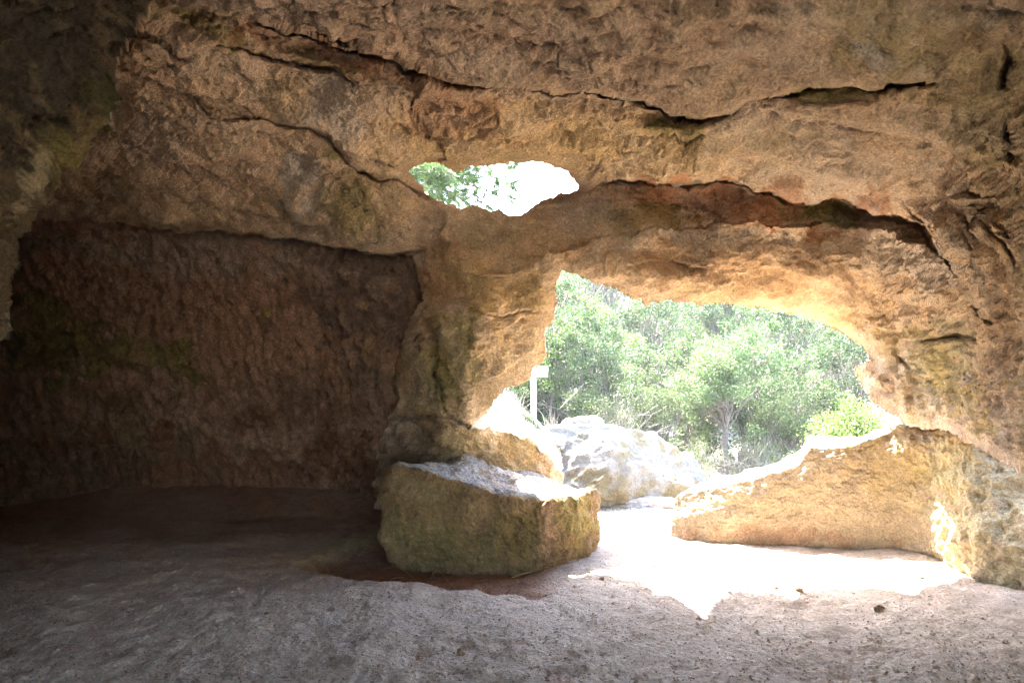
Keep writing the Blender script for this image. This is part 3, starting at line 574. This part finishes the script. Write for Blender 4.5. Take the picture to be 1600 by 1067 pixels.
# small loose stones on the floor
def stone(name, c, size, seed, mat, col, n=40, squash=(1, 1, 1), rz=0, nz=.25, flat=.35, col2=None):
    th_, ph = np.meshgrid(np.linspace(0, 2*math.pi, n*2, endpoint=False), np.linspace(-math.pi/2, math.pi/2, n))
    D = np.stack([np.cos(ph)*np.cos(th_), np.cos(ph)*np.sin(th_), np.sin(ph)], -1).reshape(-1, 3)
    rs = np.random.default_rng(seed); rr = np.full(len(D), 1.25)
    for k in range(14):
        nv_ = rs.normal(size=3); nv_ /= np.linalg.norm(nv_); dd = rs.uniform(1-flat, 1.05); cs = D@nv_
        rr = np.minimum(rr, np.where(cs > .15, dd/np.maximum(cs, .15), 9))
    P = D*rr[:, None]; sz = np.array(squash)*size
    P = P + D*(nz*.5*fbm(P, .9, 3, seed) + nz*.25*ridge(P, .35, 3, seed+3) + nz*.07*fbm(P, .09, 2, seed+5))[:, None]
    P = P*sz; a = rz; P = P@np.array([[math.cos(a), math.sin(a), 0], [-math.sin(a), math.cos(a), 0], [0, 0, 1]])
    tn = np.tile(np.array(col), (len(P), 1)).astype(float)
    if col2 is not None:
        w = sst(0, .5, fbm(P, size*.5, 4, seed+9, .6))[:, None]; tn = tn*(1-w)+np.array(col2)*w
    o = mesh_obj(name, P, gridfaces(n, n*2, True), mat, None, tn); o.location = c
    return o
def fz(x, y):
    k = np.argmin((FP[:, 0]-x)**2+(FP[:, 1]-y)**2); return FP[k, 2]
for (px_, py_, s_, sd_, lb) in [(720,1017,.032,11,'small brown stone on the floor at the bottom of the picture'), (1373,955,.030,12,'dark jagged stone in front of the sunlit floor patch'), (655,1024,.02,13,'tiny half-buried stone beside the small brown stone'),
                       (1249,921,.026,14,'clod lying in the sunlit patch near its front edge'), (1213,921,.016,15,'tiny clod left of the clod in the sunlit patch'), (940,905,.02,16,'small pebble by the right foot of the boulder'), (1150,843,.02,17,'pebble at the foot of the low rock wall'), (1440,905,.022,18,'pebble near the right end of the sunlit patch')]:
    p = floor_at(px_, py_)
    o = stone('stone', (p[0], p[1], fz(p[0], p[1])+s_*.35), s_, sd_, M_rock, (.30, .20, .12), 24, (1.2, .9, .75), sd_*1.3)
    tag(o, lb, 'stone', 'loose stones on the cave floor')
# straw lying in front of the boulder
for k, (a, b) in enumerate([((672,905),(690,880)), ((668,880),(678,902)), ((676,884),(712,920)), ((632,890),(655,912)), ((738,915),(762,904)), ((600,888),(622,884)), ((684,878),(672,890)), ((610,905),(632,900)), ((560,868),(576,862)), ((700,882),(690,898)), ((800,905),(830,900)), ((845,905),(858,898)), ((1098,1006),(1114,992)), ((1482,930),(1490,922)), ((1395,940),(1412,934)), ((640,905),(648,912))]):
    p0, p1 = floor_at(*a, z=-.08), floor_at(*b, z=-.08)
    P = np.linspace(p0, p1, 6); P[:, 2] = [fz(x, y)+.012 for x, y in P[:, :2]]
    P[:, 2] = np.linspace(P[0, 2], P[-1, 2], 6)+.01*np.sin(np.linspace(0, 3.1, 6)); P[:, 0] += .012*np.sin(np.linspace(0, 3, 6)*(k % 3))
    v, f = tubes([(P, np.full(6, .0045))], 4)
    o = mesh_obj('straw_stalk', v, f, M_straw, None, np.tile(np.array((.40, .30, .15)), (len(v), 1)))
    tag(o, 'thin dry straw stalk lying in the hollow before the boulder' if k < 12 else 'thin dry straw stalk lying on the open grey floor', 'straw', 'dry straw stalks on the floor' if k < 12 else 'dry straw on the open floor')

# grit and flakes of stone trodden into the floor (nobody could count them)
rg = np.random.default_rng(400); ng_ = 5200
gpx_, gpy_ = rg.uniform(-40, 1640, ng_), 1085-(1085-815)*rg.uniform(0, 1, ng_)**1.3
gd = np.array([floor_at(a, b) for a, b in zip(gpx_, gpy_)]); kd = np.clip(((gd[:, 1]-gd[:, 1].min())/.03).astype(int), 0, 10**6)
el_i = np.degrees(np.arctan2(H, np.hypot(gd[:, 0], gd[:, 1]))); ri = np.searchsorted(-fel, el_i[:], sorter=np.argsort(-fel)); ri = np.argsort(-fel)[np.clip(ri, 0, len(fel)-1)]
ci = np.clip(np.searchsorted(raz, np.degrees(np.arctan2(gd[:, 0], gd[:, 1]))), 0, len(raz)-1)
bs_ = FP[ri*len(raz)+ci]
sz_ = rg.uniform(.003, .009, ng_)*(1+1.6*(rg.random(ng_) < .03)); octa = np.array([[1, 0, 0], [0, 1, 0], [-1, 0, 0], [0, -1, 0], [0, 0, .7], [0, 0, -.7]], float)
GV = bs_[:, None]+octa[None]*sz_[:, None, None]*rg.uniform(.5, 1.5, (ng_, 6, 3))+np.array([0, 0, .003])
tri = np.array([[0, 1, 4], [1, 2, 4], [2, 3, 4], [3, 0, 4], [1, 0, 5], [2, 1, 5], [3, 2, 5], [0, 3, 5]])
gcol = np.repeat(np.array([[.34, .26, .19]])*rg.uniform(.75, 1.3, ng_)[:, None], 6, 0)
tag(mesh_obj('gravel', GV.reshape(-1, 3), (np.arange(ng_)[:, None, None]*6+tri[None]).reshape(-1, 3), M_soil, None, gcol, False), kind='stuff')

# ------------------------------------------------------------------ outside: terrain, outcrops
def terr(X, Y):
    z = -.06 + 1.32*sst(0, 1.7, 1.6-X)*sst(9.9, 12.2, Y)
    z = z - .25*sst(10, 13, Y)*sst(2.0, 3.5, X)
    z = z + .215*np.maximum(0, Y-15.0) - .1*np.clip((15-Y), 0, 0)
    z = z + .004*np.clip(X-0, -30, 30)*np.clip(Y-14, 0, 30)*.5
    return z
tx = np.concatenate([np.arange(-60, -4, 2.0), np.arange(-4, 12, .07), np.arange(12, 90, 2.0)]); ty = np.concatenate([np.arange(9.6, 17, .05), np.arange(17, 30, .3), np.arange(30, 120, 2.5)])
TX, TY = np.meshgrid(tx, ty); TP_ = np.stack([TX, TY, terr(TX, TY)], -1).reshape(-1, 3)
TP_[:, 2] += (.10*fbm(TP_, 1.2, 3, 160) + .03*fbm(TP_, .3, 3, 164))*sst(10.0, 10.8, TP_[:, 1])*np.where(TP_[:, 1] < 30, 1, 3)
TP_[:, 2] = np.minimum(TP_[:, 2], 26)
tt2 = np.tile(np.array((.20, .185, .16)), (len(TP_), 1)).astype(float)
w = sst(0, .5, fbm(TP_, 1.5, 3, 166)+.3)[:, None]*sst(12, 14, TP_[:, 1])[:, None]; tt2 = tt2*(1-w)+np.array((.22, .19, .12))*w
hq = gridfaces(len(ty), len(tx)); hq = hq[~((TP_[hq[:, 0], 0] < -1.0) & (TP_[hq[:, 0], 1] < 13.2))]
tag(mesh_obj('hillside', TP_, hq, M_pale, None, tt2), kind='structure')
# far ground sheets all round, below everything
gx = np.array([[-150, -120, -.8], [150, -120, -.8], [150, 150, -.8], [-150, 150, -.8]], float)
tag(mesh_obj('ground', gx, [[0, 1, 2, 3]], M_pale, None, np.tile(np.array((.38, .34, .26)), (4, 1))), kind='structure')

PALER = (.17, .155, .135); OCR = (.42, .33, .18)
def outcrop(px_, py_, Y, size, sq, rz, seed, label, col=PALER, col2=(.20, .18, .15), n=110):
    c = at(px_, py_, Y); o = stone('outcrop_rock', tuple(c), size, seed, M_pale, col, n, sq, rz, .26, .32, col2); tag(o, label, 'rock', 'pale rocks outside the cave mouth'); return o
outcrop(945,770,10.8,.98,(1.25,.8,.72),.25,21,'largest pale lichened rock just outside the mouth, right of the boulder',(.165,.152,.132),(.13,.105,.06))
outcrop(1062,745,12.2,.35,(1.0,.8,.9),.5,22,'grey rock behind the largest pale rock, before the dark thicket',(.17,.165,.165))
outcrop(1030,738,12.0,.25,(1.0,.8,.9),1.5,28,'small grey rock wedged behind the tip of the largest pale rock',(.19,.18,.165))
outcrop(895,700,11.6,.7,(1.3,.8,.42),.2,23,'pale rock higher up the bank behind the largest rock')
outcrop(830,700,10.6,.45,(1.0,.8,.7),.2,24,'white sunlit rock on the bank beside the cave pillar',(.34,.32,.29))
outcrop(1000,790,10.3,.30,(1.9,.7,.35),-.1,25,'low flat ledge of rock at the end of the cave floor',(.24,.23,.23))
outcrop(915,668,12.6,.34,(1.4,.8,.45),.9,26,'rounded tawny rock at the top of the bank',(.22,.185,.14))

# ------------------------------------------------------------------ vegetation
def leaf_quads(Cn, size, asp, seed, up=.3):
    rs = np.random.default_rng(seed); n = len(Cn)
    a = rs.normal(size=(n, 3)); a[:, 2] = a[:, 2]*.7+up; a /= np.linalg.norm(a, axis=1)[:, None]
    b = np.cross(a, rs.normal(size=(n, 3))); b /= np.linalg.norm(b, axis=1)[:, None]
    s = size*rs.uniform(.6, 1.35, n)[:, None]
    V = np.stack([Cn, Cn+a*s*.5+b*s*asp*.5, Cn+a*s, Cn+a*s*.5-b*s*asp*.5], 1).reshape(-1, 3)
    return V, np.arange(n*4).reshape(-1, 4)
def shrub(name, w, h, seed, ncl=70, nl=130, leaf=.055, col=(.12, .155, .055), col2=(.20, .235, .10), asp=.5, trunk_h=.0, cr=.26, bare=0):
    rs = np.random.default_rng(seed); root = empty(name)
    # lobes with shoots: clumps gather round a few leaders so the outline stays uneven
    nlob = 7; la = rs.uniform(0, 2*math.pi, nlob); lr = rs.uniform(.1, .62, nlob)*w; lz = h*rs.uniform(.45, .85, nlob)
    lob = np.stack([lr*np.cos(la), lr*np.sin(la), lz], 1); lob[0] = (0, 0, h*.85)
    ls = rs.uniform(.28, .48, nlob)*min(w, h)
    pk = rs.integers(0, nlob, ncl); d = rs.normal(size=(ncl, 3)); d /= np.linalg.norm(d, axis=1)[:, None]
    cl = lob[pk] + d*(ls[pk]*rs.uniform(.55, 1.1, ncl))[:, None]; low = rs.random(ncl) < (.28 if not trunk_h else 0); cl[low, 2] = h*rs.uniform(.05, .35, low.sum()); cl[:, 2] = np.maximum(cl[:, 2], trunk_h+h*.08)
    n = rs.integers(int(nl*.5), int(nl*1.5), ncl); idx = np.repeat(np.arange(ncl), n)
    o = rs.normal(size=(len(idx), 3)); o /= np.linalg.norm(o, axis=1)[:, None]; o *= (rs.uniform(0, 1, len(idx))**.5*cr)[:, None]*rs.uniform(.6, 1.3, ncl)[idx][:, None]
    Cn = cl[idx]+o*np.array([1, 1, .75])
    col = np.array(col)*np.array([.31,.40,.27]); col2 = np.array(col2)*np.array([.31,.40,.27])
    V, Fq = leaf_quads(Cn, leaf, asp, seed+1)
    mixw = np.clip(rs.uniform(0, 1, ncl)[idx]*.7+rs.uniform(0, .3, len(idx)), 0, 1)[:, None]
    cc = np.array(col)*(1-mixw)+np.array(col2)*mixw; brown = rs.random(len(idx)) < .05; cc[brown] = (.12, .085, .05)
    mesh_obj('crown', V, Fq, M_leaf, root, np.repeat(cc, 4, 0), False)
    paths = []
    for k in range(0, ncl+bare, 2 if trunk_h else 1):
        e = cl[k] if k < ncl else np.array([rs.uniform(-w, w)*.6, rs.uniform(-w, w)*.6, rs.uniform(.1, .9)*h])
        b0 = np.array([rs.normal()*.22*w, rs.normal()*.22*w, -.15]) if not trunk_h else np.array([0, 0, trunk_h*rs.uniform(.7, 1.1)]); m1 = b0*.5+e*.5; m1[:2] *= .55; m1 += rs.normal(size=3)*.07*w
        tpar = np.linspace(0, 1, 9)[:, None]
        P = (1-tpar)**2*b0+2*tpar*(1-tpar)*m1+tpar**2*e + rs.normal(size=(9, 3))*.014
        paths.append((P, np.linspace(.017 if k < ncl else .009, .004, 9)*(1+.4*(w > 1.5))))
    if trunk_h:
        P = np.array([[0, 0, -.2], [.03, 0, trunk_h*.3], [-.03, .02, trunk_h*.6], [.03, 0, trunk_h], [0, 0, h*.7]])
        paths.append((P, np.array([.075, .06, .055, .045, .02])))
    v, f = tubes(paths, 4); mesh_obj('stems', v, f, M_twig if bare else M_bark, root)
    return root
KINDS_ = [
 dict(w=1.5, h=2.5, seed=201, ncl=95, nl=150, col=(.13,.17,.065), col2=(.23,.28,.12)),
 dict(w=1.3, h=2.1, seed=202, ncl=85, nl=150, col=(.16,.19,.08), col2=(.28,.31,.16), leaf=.045, asp=.35),
 dict(w=1.7, h=2.9, seed=203, ncl=110, nl=150, col=(.08,.12,.055), col2=(.16,.21,.10), leaf=.06),
 dict(w=1.2, h=2.0, seed=204, ncl=60, nl=70, col=(.17,.18,.09), col2=(.26,.26,.15), leaf=.04, asp=.4, bare=70),
]
descr = ['rounded mid-green shrub', 'pale grey-green fine-leaved shrub', 'tall dark-green bushy shrub', 'sparse twiggy olive shrub']
protos = [None]*4; used_l = {}
def put(kind, px_, Y, sc, rz, label, group='shrubs on the slope outside', dz=0, name='shrub'):
    X = (px_-800)/F*Y
    if protos[kind] is None: protos[kind] = shrub(name, **KINDS_[kind]); o = protos[kind]
    else: o = copy_tree(protos[kind])
    o.location = (X, Y, float(terr(np.array(X), np.array(Y)))+dz); o.rotation_euler = (0, 0, rz); o.scale = (sc, sc, sc)
    tag(o, label, 'shrub', group)
rows_ = [(0,880,15.2,.95,'beside the signpost, nearest the pillar'),(1,905,14.6,.8,'just right of the white signpost'),(2,935,16.0,.85,'behind the bare twigs at the left of the view'),(3,960,13.8,.8,'above the dry grass by the pale rocks'),
         (1,1010,15.0,.95,'left of the thin tree trunk'),(0,1075,16.5,1.0,'behind the thin tree, on its left'),(2,1190,15.6,.95,'filling the shade right of the thin trunk'),(1,1240,14.6,.95,'over the step in the low rock wall'),(3,1180,13.2,.6,'low in the shade beyond the low rock wall'),
         (2,1330,16.2,.95,'behind the bright bush by the right jamb'),(0,1295,14.0,.75,'left of the bright bush by the right jamb'),(3,1090,13.0,.5,'low and tangled left of the thin trunk'),
         (2,815,16.5,.95,'seen under the pillar overhang left of the signpost'),(0,760,17.5,1.0,'farthest left, mostly behind the pillar')]
for k, pxx, Y, sc, w_ in rows_: put(k, pxx, Y, sc, pxx*.37, descr[k]+' '+w_)
for r_i, (Y, rowname) in enumerate([(19.5, 'second row up the slope'), (23.5, 'third row up the slope'), (28.5, 'fourth row up the slope'), (34, 'top row of the slope')]):
    xs = np.arange(850+(r_i % 2)*30, 1480, 1500/Y)
    for j, pxx in enumerate(xs):
        k = [0, 2, 1, 0, 3, 1, 2][(j*3+r_i) % 7]
        put(k, pxx+rng.uniform(-14, 14), Y+rng.uniform(-1, 1), rng.uniform(.95, 1.25)+.08*r_i, rng.uniform(0, 6), '%s in the %s, %s' % (descr[k], rowname, ['at its left end', 'just left of its middle', 'near its middle', 'right of its middle', 'towards its right', 'at its right end', 'beyond its right end', 'by the lintel', 'by the jamb', 'at the far edge', 'half hidden', 'far right'][min(11, int(j*6/max(1, len(xs)-1)))]))
# bright bush close behind the right end of the low wall
bb = shrub('bush', .85, 1.3, 231, 90, 150, .045, (.19, .25, .07), (.32, .38, .13), .5); bb.location = ((1345-800)/F*10.8, 10.8, -.1); tag(bb, 'bright yellow-green leafy bush just behind the right end of the low wall', 'bush')
bb = shrub('bush', .45, .5, 232, 40, 120, .04, (.19, .25, .07), (.30, .36, .13), .5); bb.location = ((1275-800)/F*10.6, 10.6, .1); tag(bb, 'low yellow-green bush left of the bright leafy bush', 'bush')
# the thin tree whose trunk shows beyond the wall
tr_ = shrub('small_tree', 1.25, 2.9, 241, 100, 170, .05, (.15, .20, .09), (.27, .32, .17), .4, trunk_h=1.5)
tr_.location = ((1133-800)/F*14.2, 14.2, float(terr(np.array(3.8), np.array(14.2)))-.1); tag(tr_, 'small tree with a thin bare trunk among the shrubs', 'tree')
# bare twiggy bush near the signpost
def twig_bush(name, w, h, seed, n=60, r=.006, mat=M_twig, droop=.0):
    rs = np.random.default_rng(seed); paths = []
    for k in range(n):
        e = np.array([rs.normal()*w*.5, rs.normal()*w*.5, h*rs.uniform(.4, 1)]); b0 = np.array([rs.normal()*.05, rs.normal()*.05, -.05])
        m1 = np.array([e[0]*.3, e[1]*.3, e[2]*.8])+rs.normal(size=3)*.08*w; tpar = np.linspace(0, 1, 10)[:, None]
        P = (1-tpar)**2*b0+2*tpar*(1-tpar)*m1+tpar**2*e+rs.normal(size=(10, 3))*.01; P[:, 2] -= droop*tpar[:, 0]**3
        paths.append((P, np.linspace(r, r*.4, 10)))
        for q_ in range(3):
            i = rs.integers(3, 9); e2 = P[i]+rs.normal(size=3)*.16*w; paths.append((np.linspace(P[i], e2, 4)+rs.normal(size=(4, 3))*.008, np.linspace(r*.5, r*.25, 4)))
    v, f = tubes(paths, 3); return mesh_obj(name, v, f, mat)
for (pxx, Y, w_, h_, sd_, lb) in [(965,13.8,1.1,1.4,251,'grey leafless twiggy bush right of the signpost'),(930,12.9,1.0,1.0,252,'second bare twiggy bush, above the dry grass'),(1180,13.3,1.4,.8,253,'bare brown twigs in the shade behind the low wall'),(1240,13.0,1.2,.9,254,'bare twigs in the shade under the step of the low wall')]:
    o = twig_bush('bare_bush', w_, h_, sd_, 70); X = (pxx-800)/F*Y; o.location = (X, Y, float(terr(np.array(X), np.array(Y)))); tag(o, lb, 'bush', 'leafless bushes')
o = twig_bush('twig_heap', .35, .16, 260, 26, .012, M_bark, .12); X = (872-800)/F*12.2; o.location = (X, 12.2, float(terr(np.array(X), np.array(12.2)))+.02); tag(o, 'small heap of dead twigs on the bank by the signpost', 'twig heap')
# dry grass (nobody could count the blades)
def grass(name, spots, hgt, seed, col, nb=260, wd=.006):
    rs = np.random.default_rng(seed); Vs = []; cs = []
    for (pxx, Y, rad, s) in spots:
        X = (pxx-800)/F*Y; n = int(nb*s)
        a = rs.uniform(0, 2*math.pi, n); r_ = rad*rs.uniform(0, 1, n)**.6
        bx, by = X+r_*np.cos(a), Y+r_*np.sin(a); bz = terr(bx, by)-.03; L = hgt*rs.uniform(.5, 1.2, n)
        le = rs.normal(size=(n, 2))*.35*L[:, None]; wv = rs.normal(size=(n, 2)); wv /= np.linalg.norm(wv, axis=1)[:, None]; wv *= wd
        B = np.stack([bx, by, bz], 1); Wv = np.concatenate([wv, np.zeros((n, 1))], 1)
        Mid = B+np.stack([le[:, 0]*.3, le[:, 1]*.3, L*.6], 1); Tip = B+np.stack([le[:, 0], le[:, 1], L*.95], 1)
        Vs.append(np.stack([B-Wv, B+Wv, Mid+Wv*.7, Mid-Wv*.7, Mid-Wv*.7, Mid+Wv*.7, Tip+Wv*.1, Tip-Wv*.1], 1).reshape(-1, 3)); cs.append(np.repeat(np.array(col)*rs.uniform(.7, 1.3, n)[:, None], 8, 0))
    V = np.concatenate(Vs); o = mesh_obj(name, V, np.arange(len(V)).reshape(-1, 4), M_straw, None, np.concatenate(cs), False); return tag(o, kind='stuff')
grass('dry_grass', [(1030,12.6,.5,1.6),(990,12.4,.45,1.3),(1010,13.2,.6,1.6),(960,12.8,.5,1.2),(785,11.6,.3,.5),(770,11.4,.25,.5),(1055,13.0,.35,.8),(900,12.6,.5,.8)], .5, 270, (.26, .235, .18))
grass('green_grass', [(975,9.98,.22,.35),(1000,10.0,.1,.15),(940,9.95,.1,.12),(822,11.8,.2,.6),(838,11.75,.15,.4)], .16, 271, (.11, .15, .055))

# ------------------------------------------------------------------ white signpost on the bank
sp = at(834, 640, 12.0); zb = float(terr(np.array(sp[0]), np.array(12.0)))
sg = empty('signpost', (sp[0], 12.0, zb)); tag(sg, 'white wooden post with a small blank cream board, on the bank outside', 'signpost')
topz_ = at(832, 568, 12.0)[2]-zb
v, f = tubes([(np.array([[0, 0, -.2], [0, 0, .2], [-.003, 0, topz_*.6], [-.008, 0, topz_], [-.008, 0, topz_+.01]]), np.array([.042, .042, .04, .038, .004]))], 12)
mesh_obj('post', v, f, M_paint, sg)
import bmesh
bm = bmesh.new(); bmesh.ops.create_cube(bm, size=1)
for vv in bm.verts: vv.co = Vector((vv.co.x*.17 + .10, vv.co.y*.018-.045, vv.co.z*.17 + topz_-.12 + vv.co.x*.0))
bmesh.ops.bevel(bm, geom=bm.edges[:], offset=.003, segments=2, affect='EDGES')
me = bpy.data.meshes.new('board'); bm.to_mesh(me); bm.free(); me.materials.append(M_board); bo = bpy.data.objects.new('board', me); C.objects.link(bo); bo.parent = sg; bo.rotation_euler = (0, math.radians(3), math.radians(-8))

# ------------------------------------------------------------------ pine whose branches hang over the skylight
def pine():
    rs = np.random.default_rng(300); root = empty('pine_tree', (-3.2, 13.5, .9)); org = np.array([-3.2, 13.5, .9])
    trunk = np.array([[0, 0, -1], [.05, 0, 1.5], [-.05, .1, 3.5], [.1, 0, 5.5], [0, .1, 7.5], [.05, 0, 9.2]])
    v, f = tubes([(trunk, np.array([.24, .2, .17, .13, .08, .03]))], 10); mesh_obj('trunk', v, f, M_bark, root)
    ends = [at(660, 290, 11)-org, at(712, 322, 10.8)-org, at(740, 290, 11.2)-org, at(775, 278, 11)-org, at(800, 262, 11.2)-org, at(752, 316, 10.8)-org, at(770, 300, 10.9)-org, at(700, 270, 10.6)-org, at(685, 300, 10.6)-org, at(812, 250, 11.5)-org, at(730, 250, 11)-org, at(780, 240, 11.4)-org, at(650, 262, 11)-org, at(690, 285, 10.9)-org, at(725, 305, 11.1)-org, at(760, 268, 10.7)-org, at(790, 285, 11.3)-org, at(735, 275, 10.8)-org, at(675, 300, 11.1)-org]
    nv_ = len(ends)
    for k in range(34):
        a = rs.uniform(0, 2*math.pi); z = rs.uniform(3.2, 9); r_ = (9.8-z)*.42+.6; ends.append(np.array([r_*math.cos(a), r_*math.sin(a), z+rs.uniform(-.3, .4)]))
    bp, tufts = [], []
    for k, e in enumerate(ends):
        z0 = min(8.5, e[2]+rs.uniform(.2, 1.1)); b0 = np.array([0, 0, z0]); tpar = np.linspace(0, 1, 14)[:, None]
        m1 = b0*.5+e*.5+np.array([0, 0, .45])+rs.normal(size=3)*.15
        P = (1-tpar)**2*b0+2*tpar*(1-tpar)*m1+tpar**2*e; L = np.linalg.norm(e-b0); bp.append((P, np.linspace(.028, .006, 14)))
        ns = 20 if k < nv_ else 12
        for q_ in range(ns):
            i = rs.integers(5, 14); dirn = (P[min(13, i)]-P[i-2]); dirn /= np.linalg.norm(dirn)+1e-9
            side = rs.normal(size=3); side -= dirn*(side@dirn); side /= np.linalg.norm(side)
            e2 = P[i]+(dirn*.7+side*.8)*rs.uniform(.15, .42)+np.array([0, 0, .05]); Q = np.linspace(P[i], e2, 5)+rs.normal(size=(5, 3))*.01; bp.append((Q, np.linspace(.006, .003, 5)))
            for j in (2, 3, 4): tufts.append((Q[j], e2-P[i]))
        tufts.append((P[-1], P[-1]-P[-3]))
    v, f = tubes(bp, 4); mesh_obj('branches', v, f, M_bark, root)
    nn = 52; T0 = np.array([t_[0] for t_ in tufts]); TD = np.array([t_[1]/np.linalg.norm(t_[1]) for t_ in tufts])
    b = np.repeat(T0, nn, 0); d_ = np.repeat(TD, nn, 0)*.8+rs.normal(size=(len(b), 3))*.45; d_ /= np.linalg.norm(d_, axis=1)[:, None]
    b = b - np.repeat(TD, nn, 0)*rs.uniform(0, .06, len(b))[:, None]
    L = rs.uniform(.09, .16, len(b))[:, None]; s = np.cross(d_, rs.normal(size=(len(b), 3))); s /= np.linalg.norm(s, axis=1)[:, None]; s *= .0026
    V = np.stack([b-s, b+s, b+d_*L+s*.4, b+d_*L-s*.4], 1).reshape(-1, 3)
    tn = np.repeat(np.array((.07, .115, .035))*rs.uniform(.7, 1.5, len(b))[:, None], 4, 0)
    mesh_obj('crown', V, np.arange(len(V)).reshape(-1, 4), M_needle, root, tn, False)
    tag(root, 'pine tree whose needled branches hang across the skylight', 'tree')
pine()

# ------------------------------------------------------------------ thin air volume added for the glare that bleaches the far shrubs
bm = bmesh.new(); bmesh.ops.create_cube(bm, size=1)
for v_ in bm.verts: v_.co = Vector((v_.co.x*320, v_.co.y*300+15, v_.co.z*44+15))
me = bpy.data.meshes.new('glare_haze'); bm.to_mesh(me); bm.free()
mh = bpy.data.materials.new('glare_haze'); mh.use_nodes = True; n_ = mh.node_tree.nodes; n_.remove(n_['Principled BSDF'])
pv = n_.new('ShaderNodeVolumePrincipled'); pv.inputs['Density'].default_value = .00105; pv.inputs['Color'].default_value = (.9, .93, .95, 1)
mh.node_tree.links.new(pv.outputs[0], n_['Material Output'].inputs['Volume']); me.materials.append(mh)
hz = bpy.data.objects.new('glare_haze', me); C.objects.link(hz); tag(hz, kind='stuff')
